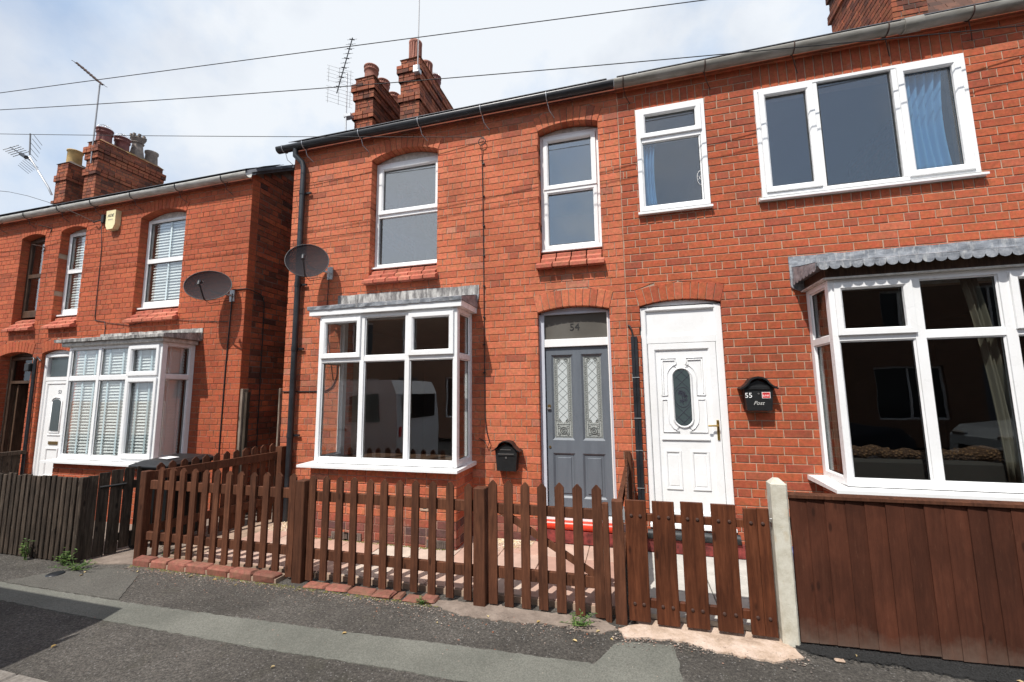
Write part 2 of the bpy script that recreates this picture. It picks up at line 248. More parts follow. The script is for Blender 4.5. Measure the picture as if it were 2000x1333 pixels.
# ------------------------------------------------------------------ mesh helpers
class MB:
    def __init__(s): s.v = []; s.f = []; s.sm = []
    def add(s, vs, fs, smooth=False):
        n = len(s.v); s.v += [tuple(v) for v in vs]
        for f in fs: s.f.append([n + i for i in f]); s.sm.append(smooth)
        return s
    def box(s, x0, x1, y0, y1, z0, z1, bev=0.0):
        if bev <= 0:
            s.add([(x0, y0, z0), (x1, y0, z0), (x1, y1, z0), (x0, y1, z0), (x0, y0, z1), (x1, y0, z1), (x1, y1, z1), (x0, y1, z1)],
                  [(0, 3, 2, 1), (4, 5, 6, 7), (0, 1, 5, 4), (1, 2, 6, 5), (2, 3, 7, 6), (3, 0, 4, 7)])
        else:
            b = min(bev, (x1 - x0) * .45, (y1 - y0) * .45, (z1 - z0) * .45); vs = []
            for sx in (0, 1):
                for sy in (0, 1):
                    for sz in (0, 1):
                        X = (x0, x1)[sx]; Y = (y0, y1)[sy]; Z = (z0, z1)[sz]; dx = (b, -b)[sx]; dy = (b, -b)[sy]; dz = (b, -b)[sz]
                        vs += [(X, Y + dy, Z + dz), (X + dx, Y, Z + dz), (X + dx, Y + dy, Z)]
            I = lambda a, b_, c, k: ((a * 2 + b_) * 2 + c) * 3 + k
            fs = [[I(0, 0, 0, 0), I(0, 0, 1, 0), I(0, 1, 1, 0), I(0, 1, 0, 0)], [I(1, 0, 0, 0), I(1, 1, 0, 0), I(1, 1, 1, 0), I(1, 0, 1, 0)],
                  [I(0, 0, 0, 1), I(1, 0, 0, 1), I(1, 0, 1, 1), I(0, 0, 1, 1)], [I(0, 1, 0, 1), I(0, 1, 1, 1), I(1, 1, 1, 1), I(1, 1, 0, 1)],
                  [I(0, 0, 0, 2), I(0, 1, 0, 2), I(1, 1, 0, 2), I(1, 0, 0, 2)], [I(0, 0, 1, 2), I(1, 0, 1, 2), I(1, 1, 1, 2), I(0, 1, 1, 2)]]
            for p in (0, 1):
                for q in (0, 1):
                    fs += [[I(p, q, 0, 0), I(p, q, 0, 1), I(p, q, 1, 1), I(p, q, 1, 0)], [I(p, 0, q, 0), I(p, 0, q, 2), I(p, 1, q, 2), I(p, 1, q, 0)], [I(0, p, q, 1), I(0, p, q, 2), I(1, p, q, 2), I(1, p, q, 1)]]
                    for r in (0, 1): fs.append([I(p, q, r, 0), I(p, q, r, 1), I(p, q, r, 2)])
            s.add(vs, fs)
        return s
    def prism(s, poly, d0, d1, xf):      # poly in (u,z), depth d0..d1
        n = len(poly); vs = [xf(u, d0, z) for u, z in poly] + [xf(u, d1, z) for u, z in poly]
        s.add(vs, [list(range(n)), list(range(2 * n - 1, n - 1, -1))] + [[i, i + n, (i + 1) % n + n, (i + 1) % n] for i in range(n)]); return s
    def tube(s, pts, r, n=8, cap=True, smooth=True):
        pts = [Vector(p) for p in pts]; rs = r if isinstance(r, (list, tuple)) else [r] * len(pts); rings = []
        prev = None
        for i, p in enumerate(pts):
            d = (pts[min(i + 1, len(pts) - 1)] - pts[max(i - 1, 0)]).normalized()
            a = prev if prev else (Vector((0, 0, 1)) if abs(d.z) < .9 else Vector((1, 0, 0)))
            e1 = (a - d * a.dot(d)).normalized(); prev = e1; e2 = d.cross(e1)
            rings.append([p + (e1 * math.cos(2 * PI * k / n) + e2 * math.sin(2 * PI * k / n)) * rs[i] for k in range(n)])
        vs = [v for R in rings for v in R]; fs = []
        for i in range(len(pts) - 1):
            for k in range(n): fs.append([i * n + k, i * n + (k + 1) % n, (i + 1) * n + (k + 1) % n, (i + 1) * n + k])
        s.add(vs, fs, smooth)
        if cap: s.add(rings[0], [list(range(n))[::-1]]); s.add(rings[-1], [list(range(n))])
        return s
    def lathe(s, prof, c=(0, 0, 0), n=16, smooth=True):
        vs = []; fs = []
        for r, z in prof: vs += [(c[0] + r * math.cos(2 * PI * k / n), c[1] + r * math.sin(2 * PI * k / n), c[2] + z) for k in range(n)]
        for i in range(len(prof) - 1):
            for k in range(n): fs.append([i * n + k, i * n + (k + 1) % n, (i + 1) * n + (k + 1) % n, (i + 1) * n + k])
        s.add(vs, fs, smooth); return s
    def ring(s, x0, x1, z0, z1, w, d0, d1, xf, bev=.012, ww=None):    # picture-frame moulding; ww = (left,right,bottom,top)
        l, r, b, t = ww or (w, w, w, w); e = .003
        L = [((x0, x1, z0, z1), d1), ((x0, x1, z0, z1), d0 + e), ((x0 + e, x1 - e, z0 + e, z1 - e), d0), ((x0 + l - bev, x1 - r + bev, z0 + b - bev, z1 - t + bev), d0), ((x0 + l, x1 - r, z0 + b, z1 - t), d0 + bev), ((x0 + l, x1 - r, z0 + b, z1 - t), d1)]
        vs = []
        for (a, c, g, h), d in L: vs += [xf(a, d, g), xf(c, d, g), xf(c, d, h), xf(a, d, h)]
        fs = []
        for i in range(6):
            j = (i + 1) % 6
            for k in range(4): fs.append([i * 4 + k, i * 4 + (k + 1) % 4, j * 4 + (k + 1) % 4, j * 4 + k])
        s.add(vs, fs); return s
    def bar(s, x0, x1, z0, z1, d0, d1, xf): return s.prism([(x0, z0), (x1, z0), (x1, z1), (x0, z1)], d0, d1, xf)
    def mesh(s, name, mat, off=(0, 0, 0)):
        me = bpy.data.meshes.new(name); o = Vector(off); me.from_pydata([tuple(Vector(v) - o) for v in s.v], [], s.f)
        me.polygons.foreach_set('use_smooth', s.sm); me.materials.append(MATS[mat] if isinstance(mat, str) else mat)
        bm = bmesh.new(); bm.from_mesh(me); bmesh.ops.recalc_face_normals(bm, faces=bm.faces); bm.to_mesh(me); bm.free(); me.update(); return me
    def build(s, name, mat, parent=None, **tags):
        off = wloc(parent) if parent else centre(s.v)
        o = bpy.data.objects.new(name, s.mesh(name, mat, off)); COL.objects.link(o)
        if parent: o.parent = parent
        else: o.location = off
        for k, v in tags.items(): o[k] = v
        return o
def centre(vs):
    xs = [v[0] for v in vs]; ys = [v[1] for v in vs]; zs = [v[2] for v in vs]
    return Vector(((min(xs) + max(xs)) / 2, (min(ys) + max(ys)) / 2, min(zs)))
def wloc(o):
    v = Vector((0, 0, 0))
    while o: v += o.location; o = o.parent
    return v
def thing(name, loc, label, cat, group=None):
    o = bpy.data.objects.new(name, None); COL.objects.link(o); o.location = loc; o['label'] = label; o['category'] = cat; o.empty_display_size = .1
    if group: o['group'] = group
    return o
def tag(o, label, cat, group=None):
    o['label'] = label; o['category'] = cat
    if group: o['group'] = group
    return o
def struct(o): o['kind'] = 'structure'; return o
def stuff(o): o['kind'] = 'stuff'; return o
def XF(y0=0.): return lambda u, d, z: (u, y0 + d, z)              # facade-parallel frame, depth into the house
def XFR(x0): return lambda u, d, z: (x0 - d, u, z)                # wall facing +x, depth towards -x
def XFL(x0): return lambda u, d, z: (x0 + d, u, z)                # wall facing -x
F0 = XF(0.)

# ------------------------------------------------------------------ brickwork
CO = .0865
def arch_geo(xl, xr, sp, rise, t):
    a = (xr - xl) / 2; cx = (xl + xr) / 2; R = (a * a + rise * rise) / (2 * rise); cz = sp + rise - R; th = math.asin(a / R)
    return dict(a=a, cx=cx, R=R, cz=cz, th=th, t=t, sp=sp, xl=xl, xr=xr, sx=math.sin(th) * t, sz=math.cos(th) * t, top=sp + rise + t)
def excl_at(op, z):
    """half-open x interval removed from the brickwork by an opening at height z"""
    x0, x1, z0, z1 = op['rect']
    if z0 - 1e-4 <= z <= z1 + 1e-4: return (x0, x1)
    g = op.get('arch')
    if g and z > z1:
        if z <= g['sp'] + g['sz']: k = (z - g['sp']) / g['sz']; return (g['xl'] - g['sx'] * k, g['xr'] + g['sx'] * k)
        if z < g['top'] - .03: w = math.sqrt(max(0, (g['R'] + g['t'] - .03) ** 2 - (z - g['cz']) ** 2)); return (g['cx'] - w, g['cx'] + w)
    return None
def brick_geo(mb, q, yf, yb, xf, c=.0035):
    (a, b, cc, d) = q                       # bl, br, tr, tl in (u,z)
    m = ((a[0] + cc[0]) / 2, (a[1] + cc[1]) / 2)
    ins = [(p[0] + (c if p[0] < m[0] else -c), p[1] + (c if p[1] < m[1] else -c)) for p in q]
    vs = [xf(u, yb, z) for u, z in q] + [xf(u, yf + c, z) for u, z in q] + [xf(u, yf, z) for u, z in ins]
    mb.add(vs, [(4, 5, 1, 0), (5, 6, 2, 1), (6, 7, 3, 2), (7, 4, 0, 3), (4, 7, 11, 8), (5, 4, 8, 9), (6, 5, 9, 10), (7, 6, 10, 11), (8, 11, 10, 9)])
def bond(x0, x1, z0, nrows, ops, hdr=0, course=CO, rough=.0012, L=.26, quoin=False, common=False, seed=0, wide=False):
    rng = random.Random(seed); out = []
    for i in range(nrows):
        zb = z0 + i * course; zt = zb + course; g = (.0045 if wide else .0036) if not common else .006
        hd = (i - hdr) % 4 == 0; p = L / 2 if hd else L
        off = {0: 0, 1: .065, 2: .195, 3: .065}[(i - hdr) % 4] + rng.uniform(-.012, .012)
        x = x0 - off if not quoin else x0
        cells = []
        if quoin and not hd and i % 2: cells.append((x, x + L * .75)); x += L * .75
        elif quoin and hd: cells.append((x, x + L * .75)); x += L * .75
        while x < x1 - .02:
            w = p; e = x + w + (rng.uniform(-.004, .004) if x + w < x1 - .05 else 0)
            if x + w > x1 - .05: e = x1
            a_ = max(x, x0)
            if not hd and rng.random() < .05: cells += [(a_, (a_ + e) / 2), ((a_ + e) / 2, e)]
            else: cells.append((cells[-1][1] if cells and not quoin else a_, e))
            x += w
            if e == x1: break
        for a, b in cells:
            if b - a < .012: continue
            pcs = [((a, b), (a, b))]; edges = set()
            for op in ops:
                em = excl_at(op, (zb + zt) / 2); eb = excl_at(op, zb + .004); et = excl_at(op, zt - .004)
                if em is None and (op.get('arch') is None or eb is None): continue
                if eb is None: eb = em
                if et is None: et = em or ((eb[0] + eb[1]) / 2,) * 2
                new = []; edges |= {round(eb[0], 5), round(eb[1], 5)}
                for (ba, bb), (ta, tb) in pcs:
                    l = ((ba, min(bb, eb[0])), (ta, min(tb, et[0]))); r = ((max(ba, eb[1]), bb), (max(ta, et[1]), tb))
                    for (pa, pb), (qa, qb) in (l, r):
                        if max(pb - pa, qb - qa) > .010: new.append(((pa, max(pb, pa + .004)), (qa, max(qb, qa + .004))))
                pcs = new
            for (pa, pb), (qa, qb) in pcs:
                j = rng.uniform(-.0015, .0015)
                gl = 0 if round(pa, 5) in edges else g; gr = 0 if round(pb, 5) in edges else g
                out.append((((pa + gl, zb + g), (pb - gr, zb + g), (qb - gr, zt - g), (qa + gl, zt - g)), rng.uniform(-rough, rough)))
    return out
def voussoirs(g, w=.085):
    n = max(5, round(2 * g['th'] * (g['R'] + g['t'] / 2) / w)); out = []
    for k in range(n):
        a0 = -g['th'] + 2 * g['th'] * k / n; a1 = -g['th'] + 2 * g['th'] * (k + 1) / n; e = .0035
        P = lambda r, a, s_: (g['cx'] + r * math.sin(a) + s_ * math.cos(a), g['cz'] + r * math.cos(a))
        R0 = g['R'] + .002; R1 = g['R'] + g['t'] - .006
        out.append(((P(R0, a0, e), P(R0, a1, -e), P(R1, a1, -e), P(R1, a0, e)), -.0035 + random.uniform(-.001, .001)))
    return out
BCACHE = {}
def lay(parent, quads, mat, xf, depth=.10, nobj=300, pick=None, name='brick', stuffname='brick_work'):
    """the nobj largest in view as parts, the rest joined"""
    def score(q):
        c = xf((q[0][0] + q[2][0]) / 2, 0, (q[0][1] + q[2][1]) / 2); d = (Vector(c) - CAMP); a = (q[1][0] - q[0][0]) * (q[2][1] - q[0][1])
        v = Vector((d.dot(rr), d.dot(uu), d.dot(fw)))
        if v.z < .3 or abs(v.x / v.z) > 1.22 or abs(v.y / v.z) > .82: return 0
        n = (Vector(xf(0, -1, 0)) - Vector(xf(0, 0, 0))).normalized(); return a * max(0, -d.normalized().dot(n)) / d.length_squared
    items = []
    for q, dy in quads:
        rect = abs(q[0][0] - q[3][0]) < 1e-4 and abs(q[1][0] - q[2][0]) < 1e-4 and abs(q[0][1] - q[1][1]) < 1e-4
        items.append((score(q) if rect else 0, q, dy, rect))
    items.sort(key=lambda t: -t[0]); ind = [t for t in items[:nobj] if t[0] > 0]; ids = set(map(id, ind))
    base = wloc(parent); mb = MB()
    for t in items:
        sc, q, dy, rect = t
        if id(t) in ids:
            w = round((q[1][0] - q[0][0]) / .004) * .004; h = round((q[2][1] - q[0][1]) / .004) * .004; key = (round(w, 4), round(h, 4), mat, depth, xf(1, 0, 0)[0] - xf(0, 0, 0)[0] > .5)
            if key not in BCACHE:
                m = MB(); f = (lambda u, d, z: (u, d, z)) if key[4] else (lambda u, d, z: (-d, u, z))
                brick_geo(m, ((-w / 2, -h / 2), (w / 2, -h / 2), (w / 2, h / 2), (-w / 2, h / 2)), 0, depth, f); BCACHE[key] = m.mesh('brick', mat)
            o = bpy.data.objects.new(name, BCACHE[key]); COL.objects.link(o); o.parent = parent
            o.location = Vector(xf((q[0][0] + q[1][0]) / 2, dy, (q[0][1] + q[2][1]) / 2)) - base
            o.rotation_euler = (0, random.uniform(-.004, .004), 0) if key[4] else (random.uniform(-.004, .004), 0, 0)
        else: brick_geo(mb, q, dy, depth, xf)
    if mb.v: stuff(mb.build(stuffname, mat, parent))
def core(parent, x0, x1, z0, z1, ops, mat, xf, d0=.0062, d1=.28, name='mortar'):
    """backing wall with the openings left out"""
    xs = {x0, x1}
    for op in ops:
        a, b, _, _ = op['rect']; a -= .012; b += .012; xs |= {a, b}
        if op.get('arch'):
            for k in range(1, 16): xs.add(a + (b - a) * k / 16)
    xs = sorted(x for x in xs if x0 - 1e-6 <= x <= x1 + 1e-6); mb = MB()
    for a, b in zip(xs, xs[1:]):
        if b - a < 1e-5: continue
        m = (a + b) / 2; cuts = []
        for op in ops:
            ra, rb, za, zb = op['rect']; ra -= .012; rb += .012; za -= .01; zb += .012
            if ra <= m <= rb:
                g = op.get('arch'); T = (lambda x: g['cz'] + math.sqrt((g['R'] + .014) ** 2 - (x - g['cx']) ** 2)) if g else (lambda x: zb)
                cuts.append((za, T(a), T(b)))
        cuts.sort(); lo = (z0, z0)
        for za, ta, tb in cuts:
            if za > lo[0] + 1e-4: mb.prism([(a, lo[0]), (b, lo[1]), (b, za), (a, za)], d0, d1, xf)
            lo = (ta, tb)
        if z1 > lo[0] + 1e-4: mb.prism([(a, lo[0]), (b, lo[1]), (b, z1), (a, z1)], d0, d1, xf)
    return mb.build(name, mat, parent)
def opening(x0, x1, z0, z1, rise=0, t=.205):
    d = dict(rect=(x0, x1, z0, z1))
    if rise: d['arch'] = arch_geo(x0, x1, z1, rise, t)
    return d
def brick_sill(parent, x0, x1, ztop, rows=2, ov=.055):
    """sloping tile-brick sill, one brick row stepping out below another"""
    for k in range(rows):
        o_ = (ov * k if rows < 3 else (0, 0, ov)[k]); n = max(3, round((x1 - x0 + 2 * o_) / .205)); a = x0 - o_; b = x1 + o_ * .6
        for i in range(n):
            u0 = a + (b - a) * i / n + .007; u1 = a + (b - a) * (i + 1) / n - .007; zt = ztop - k * (.085 if rows < 3 else .078) + random.uniform(-.003, .003); yo = (.045 - k * .085) if rows < 3 else (.122 - k * .072)
            P = [(yo, zt), (yo - .075, zt - .045), (yo - .075, zt - .085), (yo + .05, zt - .085)]
            m = MB(); vs = [(u0, y, z) for y, z in P] + [(u1, y, z) for y, z in P]
            m.add(vs, [(3, 2, 1, 0), (4, 5, 6, 7), (0, 1, 5, 4), (1, 2, 6, 5), (2, 3, 7, 6), (3, 0, 4, 7)]).build('sill_brick', 'brick_sill', parent)
def pane(parent, x0, x1, z0, z1, d, xf, mat='glass', name='pane'):
    return MB().bar(x0 - .006, x1 + .006, z0 - .006, z1 + .006, d, d + .006, xf).build(name, mat, parent)
def gasket(mb, x0, x1, z0, z1, d, xf, w=.006):
    mb.ring(x0 - .002, x1 + .002, z0 - .002, z1 + .002, w, d, d + .006, xf, bev=.001)
def window(parent, x0, x1, z0, z1, cells, xf, fwid=.05, d0=0., d1=.07, muls=(), glass='glass_up', mat='upvc_white', ww=None, name='window', label=None):
    """cells: (x0,x1,z0,z1,sash width) of each light (the sash outline or the clear glass if width 0)"""
    m = MB().ring(x0, x1, z0, z1, fwid, d0, d1, xf, ww=ww)
    for a, b, c, d in muls: m.bar(a, b, c, d, d0 + .004, d1 - .004, xf)
    w = m.build(name, mat, parent)
    if label: w['label'] = label
    for a, b, c, d, sw in cells:
        gk = MB()
        if sw:
            MB().ring(a, b, c, d, sw, d0 - .018, d0 + .045, xf, bev=.016).build('sash', mat, w)
            a, b, c, d = a + sw, b - sw, c + sw, d - sw
        pane(w, a, b, c, d, d0 + .03, xf, glass); gasket(gk, a, b, c, d, d0 + .022, xf); gk.build('seal', 'rubber_black', w)
    return w
def segment_head(parent, g, y, d=.05, mat='upvc_white', drop=.0, ins=.008):
    """panel that fills the curve between a square frame and the brick arch"""
    poly = [(g['xl'] + ins, g['sp'] - drop), (g['xr'] - ins, g['sp'] - drop)]
    for k in range(13):
        a = g['th'] * (1 - k / 6.); R = g['R'] - .003; poly.append((g['cx'] + (R * math.sin(a)) * (1 - ins / g['a']), g['cz'] + R * math.cos(a)))
    return MB().prism(poly, y, y + d, F0).build('arch_infill', mat, parent)
def text(parent, s, size, loc, mat, rot=(PI / 2, 0, 0), shear=0., ext=.001, name='lettering', align='CENTER', sx=1.):
    c = bpy.data.curves.new(name, 'FONT'); c.body = s; c.size = size; c.extrude = ext; c.align_x = align; c.align_y = 'CENTER'; c.shear = shear; c.resolution_u = 3
    t = bpy.data.objects.new('tmp', c); me = bpy.data.meshes.new_from_object(t); bpy.data.objects.remove(t)
    me.name = name; me.materials.clear(); me.materials.append(MATS[mat]); o = bpy.data.objects.new(name, me); COL.objects.link(o)
    o.parent = parent; o.location = Vector(loc) - (wloc(parent) if parent else Vector()); o.rotation_euler = rot; o.scale = (sx, 1, 1)
    return o
def gutter(parent, x0, x1, z, y, r, mat, brk, bmat, sw=.0):
    m = MB(); n = 9; prof = [(y - r * math.cos(PI * k / (n - 1)), z - r * math.sin(PI * k / (n - 1))) for k in range(n)]
    prof = [(y - r, z + .012)] + prof + [(y + r, z + .012)]; inn = [(yy + (.006 if yy < y else -.006) * (abs(yy - y) / r), zz + .007) for yy, zz in prof][::-1]
    P = prof + inn; k = len(P); vs = [(x0, a, b) for a, b in P] + [(x1, a, b + sw) for a, b in P]
    m.add(vs, [[i, (i + 1) % k, (i + 1) % k + k, i + k] for i in range(k)], True)
    half = len(prof); fs = [[i, i + 1, k - 2 - i, k - 1 - i] for i in range(half - 1)]; m.add([(x0, a, b) for a, b in P], fs); m.add([(x1, a, b + sw) for a, b in P], fs)
    g = m.build('gutter', mat, parent)
    for bx in brk:
        b = MB(); b.tube([(bx, y - r - .004, z + .02)] + [(bx, y - (r + .006) * math.cos(PI * k / 8), z - (r + .006) * math.sin(PI * k / 8)) for k in range(9)], .006, 5)
        b.tube([(bx, y + r * .3, z - r), (bx + .02, y + r * .6, z - r - .10), (bx + .07, .0, z - r - .16)], .005, 5); b.build('gutter_bracket', bmat, g)
    return g

def room(parent, x0, x1, z0, z1, y0=.285, y1=3.6, wall='interior_cream', name='room'):
    m = MB()
    m.box(x0, x1, y1, y1 + .1, z0, z1); m.box(x0 - .05, x0, y0, y1, z0, z1); m.box(x1, x1 + .05, y0, y1, z0, z1); m.box(x0 - .05, x1 + .05, y0, y1 + .1, z1, z1 + .1)
    # lining behind the front wall is the wall core itself
    m.build('room_lining', wall, parent); MB().box(x0 - .05, x1 + .05, y0, y1 + .1, z0 - .08, z0).build('floor', 'floor_carpet', parent)

def roof(parent, x0, x1, zE, slope, ridge_y=3.2, back=6.4, y0=-.10):
    m = MB(); zr = zE + slope * (ridge_y - y0); t = .10
    m.add([(x0, y0, zE), (x1, y0, zE), (x1, ridge_y, zr), (x0, ridge_y, zr), (x0, back, zE), (x1, back, zE), (x0, y0, zE + t), (x1, y0, zE + t), (x1, ridge_y, zr + t), (x0, ridge_y, zr + t), (x0, back, zE + t), (x1, back, zE + t)],
          [(0, 3, 2, 1), (3, 4, 5, 2), (6, 7, 8, 9), (9, 8, 11, 10), (0, 1, 7, 6), (4, 10, 11, 5), (0, 6, 9, 3), (3, 9, 10, 4), (1, 2, 8, 7), (2, 5, 11, 8)])
    r = m.build('roof', 'slate', parent)
    # eaves courses of slates
    n = int((x1 - x0) / .25); sl = MB()
    for k in range(3):
        for i in range(n):
            a = x0 + .25 * i + (.125 if k % 2 else 0); yb = y0 - .03 + k * .2; z = zE + t + slope * (yb - y0 + .03) + .004
            sl.add([(a + .003, yb, z), (a + .247, yb, z), (a + .247, yb + .34, z + .34 * slope + .003), (a + .003, yb + .34, z + .34 * slope + .003), (a + .003, yb, z + .008), (a + .247, yb, z + .008), (a + .247, yb + .34, z + .34 * slope + .010), (a + .003, yb + .34, z + .34 * slope + .010)],
                   [(0, 3, 2, 1), (4, 5, 6, 7), (0, 1, 5, 4), (1, 2, 6, 5), (2, 3, 7, 6), (3, 0, 4, 7)])
    stuff(sl.build('slates', 'slate', r))
    return r

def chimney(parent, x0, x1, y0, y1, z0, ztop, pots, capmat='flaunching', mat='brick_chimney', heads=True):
    """stack along y with oversailing head; pots: (y, radius, height, style)"""
    c = MB().box(x0 + .008, x1 - .008, y0 + .008, y1 - .008, z0, ztop - .02).build('chimney', 'mortar_old', parent)
    rows = int((ztop - z0) / .078); bm = MB(); ch = (ztop - z0) / rows
    for i in range(rows):
        z = z0 + i * ch; kk = rows - i            # courses from the top
        ov = 0
        if heads: ov = {1: .0, 2: .0, 3: .058, 4: .058, 5: .03, 6: .03, 7: 0, 8: 0, 9: .0, 10: .035, 11: .035}.get(kk, 0)
        else: ov = {5: .03, 6: .03, 13: .03}.get(kk, 0)
        X0, X1, Y0, Y1 = x0 - ov, x1 + ov, y0 - ov, y1 + ov; g = .005; p = .245 if i % 2 else .1225
        for (xf, a, b) in ((XF(Y0), X0, X1), (XFR(X1), Y0, Y1), (XFL(X0), Y0, Y1)):
            n = max(2, round((b - a) / p)); sh = (b - a) / n
            o = (sh / 2 if (i % 4 == 3) else 0); u = a - o
            while u < b - .02:
                q0, q1 = max(u, a), min(u + sh, b); u += sh
                if q1 - q0 < .03: continue
                j = random.uniform(-.003, .003); gl = g if q0 > a else -.0; gr = g if q1 < b else -.0
                brick_geo(bm, ((q0 + gl, z + g), (q1 - gr, z + g), (q1 - gr, z + ch - g), (q0 + gl, z + ch - g)), j, .06 + ov, xf)
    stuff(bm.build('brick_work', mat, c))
    cp = MB(); e = .02; cp.add([(x0 - e, y0 - e, ztop - .02), (x1 + e, y0 - e, ztop - .02), (x1 + e, y1 + e, ztop - .02), (x0 - e, y1 + e, ztop - .02), (x0 + .08, y0 + .08, ztop + .07), (x1 - .08, y0 + .08, ztop + .07), (x1 - .08, y1 - .08, ztop + .07), (x0 + .08, y1 - .08, ztop + .07)],
                               [(0, 1, 5, 4), (1, 2, 6, 5), (2, 3, 7, 6), (3, 0, 4, 7), (4, 5, 6, 7), (0, 3, 2, 1)])
    cp.build('flaunching', capmat, c)
    for (py, r, h, st) in pots:
        cx = (x0 + x1) / 2; m = MB(); zz = ztop + .03
        if st in ('roll', 'red'):
            m.lathe([(r * .98, -.04), (r * .95, h * .35), (r * .93, h * .66), (r * 1.06, h * .70), (r * 1.06, h * .75), (r * .97, h * .78), (r * .99, h * .90), (r * 1.1, h * .94), (r * 1.1, h), (r * .86, h), (r * .82, h * .5)], (cx, py, zz), 20)
            for k in range(20):
                a = 2 * PI * k / 20; m.tube([(cx + r * .97 * math.cos(a), py + r * .97 * math.sin(a), zz + h * .76), (cx + r * math.cos(a), py + r * math.sin(a), zz + h * .93)], .008, 4)
            mt = 'terracotta' if st == 'roll' else 'pot_dark'
        elif st == 'flute':
            m.lathe([(r * 1.08, -.04), (r * 1.08, h * .08), (r * .9, h * .13), (r * .88, h * .82), (r * 1.05, h * .87), (r * 1.08, h * .98), (r * .9, h), (r * .8, h * .6)], (cx, py, zz), 20)
            for k in range(14):
                a = 2 * PI * k / 14; m.tube([(cx + r * .9 * math.cos(a), py + r * .9 * math.sin(a), zz + h * .13), (cx + r * .9 * math.cos(a), py + r * .9 * math.sin(a), zz + h * .84)], .017, 5)
            mt = 'terracotta'
        elif st == 'buff': m.lathe([(r, -.04), (r * .97, h * .9), (r * 1.1, h * .93), (r * 1.1, h), (r * .9, h), (r * .85, h * .5)], (cx, py, zz), 20); mt = 'pot_buff'
        elif st == 'crown':
            m.lathe([(r * 1.15, -.04), (r * .8, h * .45), (r * .74, h * .62), (r * .95, h * .66), (r * .78, h * .70), (r * 1.0, h * .80), (r * 1.12, h * .84), (r * 1.0, h * .88), (r * .98, h * .9), (r * .8, h * .9), (r * .7, h * .5)], (cx, py, zz), 8, False)
            for k in range(8):
                a = 2 * PI * (k + .5) / 8; m.box(cx + r * .9 * math.cos(a) - .025, cx + r * .9 * math.cos(a) + .025, py + r * .9 * math.sin(a) - .025, py + r * .9 * math.sin(a) + .025, zz + h * .88, zz + h)
            mt = 'pot_stone'
        else: m.lathe([(r * 1.05, -.04), (r * .9, h * .8), (r * 1.05, h * .86), (r * 1.05, h), (r * .85, h), (r * .8, h * .5)], (cx, py, zz), 18); mt = 'pot_stone'
        m.build('chimney_pot', mt, c)
        if st == 'red':
            w = MB()
            for k in range(6):
                a = PI * k / 6; w.tube([(cx + r * math.cos(a) * math.cos(t), py + r * math.sin(a) * math.cos(t), zz + h + r * .8 * math.sin(t)) for t in [PI * j / 10 for j in range(11)]], .003, 4)
            w.build('wire_guard', 'zinc', c)
    return c

exec_order = []
# ================================================================== GROUND
pav = MB().add([(-60, -3.0, 0), (40, -3.0, 0), (40, 1.2, 0), (-60, 1.2, 0), (-60, -3.0, -.3), (40, -3.0, -.3), (40, 1.2, -.3), (-60, 1.2, -.3)], [(0, 1, 2, 3), (0, 4, 5, 1)]).build('pavement', 'asphalt'); struct(pav)
def sheet(name, pts, z, mat, rim=.03):
    m = MB(); n = len(pts); m.add([(x, y, z) for x, y in pts] + [(x, y, z - rim) for x, y in pts], [list(range(n))] + [[i, i + n, (i + 1) % n + n, (i + 1) % n] for i in range(n)]); return m.build(name, mat)
def ragged(pts, amp=.02, step=.12, seed=1):
    rng = random.Random(seed); out = []
    for (ax, ay), (bx, by) in zip(pts, pts[1:] + pts[:1]):
        L = math.hypot(bx - ax, by - ay); n = max(1, int(L / step))
        for k in range(n): t = k / n; out.append((ax + (bx - ax) * t + rng.uniform(-amp, amp), ay + (by - ay) * t + rng.uniform(-amp, amp)))
    return out
struct(sheet('pavement_strip', ragged([(-20, -2.20), (-9, -2.18), (-5.90, -2.15), (-4.19, -2.144), (-2.905, -2.10), (-1.80, -2.06), (-1.215, -2.026), (-.5, -2.0), (-.30, -1.995), (-.16, -1.72), (-.04, -1.68), (.22, -1.66), (.23, -1.87), (.24, -2.36), (-1.04, -2.361), (-1.75, -2.37), (-2.595, -2.396), (-4.0, -2.40), (-5.17, -2.39), (-9, -2.42), (-20, -2.45)], .007, .035, 3), .004, 'asphalt_strip'))
b = NB('asphalt_mid'); b.col(b.mix(1., b.ramp(b.noise(1.6, 5), [(.3, (.085, .080, .070)), (.7, (.12, .115, .10))]), b.ramp(b.noise(85, 5, rough=.85), [(.36, (.55,) * 3), (.66, (1.5,) * 3)]), 'MULTIPLY')); b.rough(.95); b.bump(b.noise(80, 5, rough=.85), .8, .012)
struct(sheet('pavement_patch', ragged([(-5.9, -2.14), (-5.65, -1.80), (-5.25, -1.66), (-4.98, -1.64), (-4.75, -1.72), (-4.35, -2.13)], 0.009, .035, 13), .005, 'asphalt_mid'))
road = MB().add([(-200, -8.6, -.11), (200, -8.6, -.11), (200, -3.12, -.11), (-200, -3.12, -.11)], [(0, 1, 2, 3)]).build('road', 'asphalt'); struct(road)
gr = MB().add([(-250, -250, -.14), (250, -250, -.14), (250, 250, -.14), (-250, 250, -.14)], [(0, 1, 2, 3)]).build('ground', 'concrete_dirty'); struct(gr)
kerb = bpy.data.objects.new('kerb', None); COL.objects.link(kerb); struct(kerb); kerb.location = (0, -3.06, 0)
kb = MB().box(-.455, .455, -.07, .06, -.12, .008, .012).mesh('kerb_stone', 'kerb_granite')
for i in range(-9, 3):
    o = bpy.data.objects.new('kerb_stone', kb); COL.objects.link(o); o.parent = kerb; o.location = (i * .92 + .3, 0, 0)
fk = MB().box(-200, 200, -8.75, -8.62, -.2, .0).build('far_kerb', 'kerb_granite'); struct(fk)
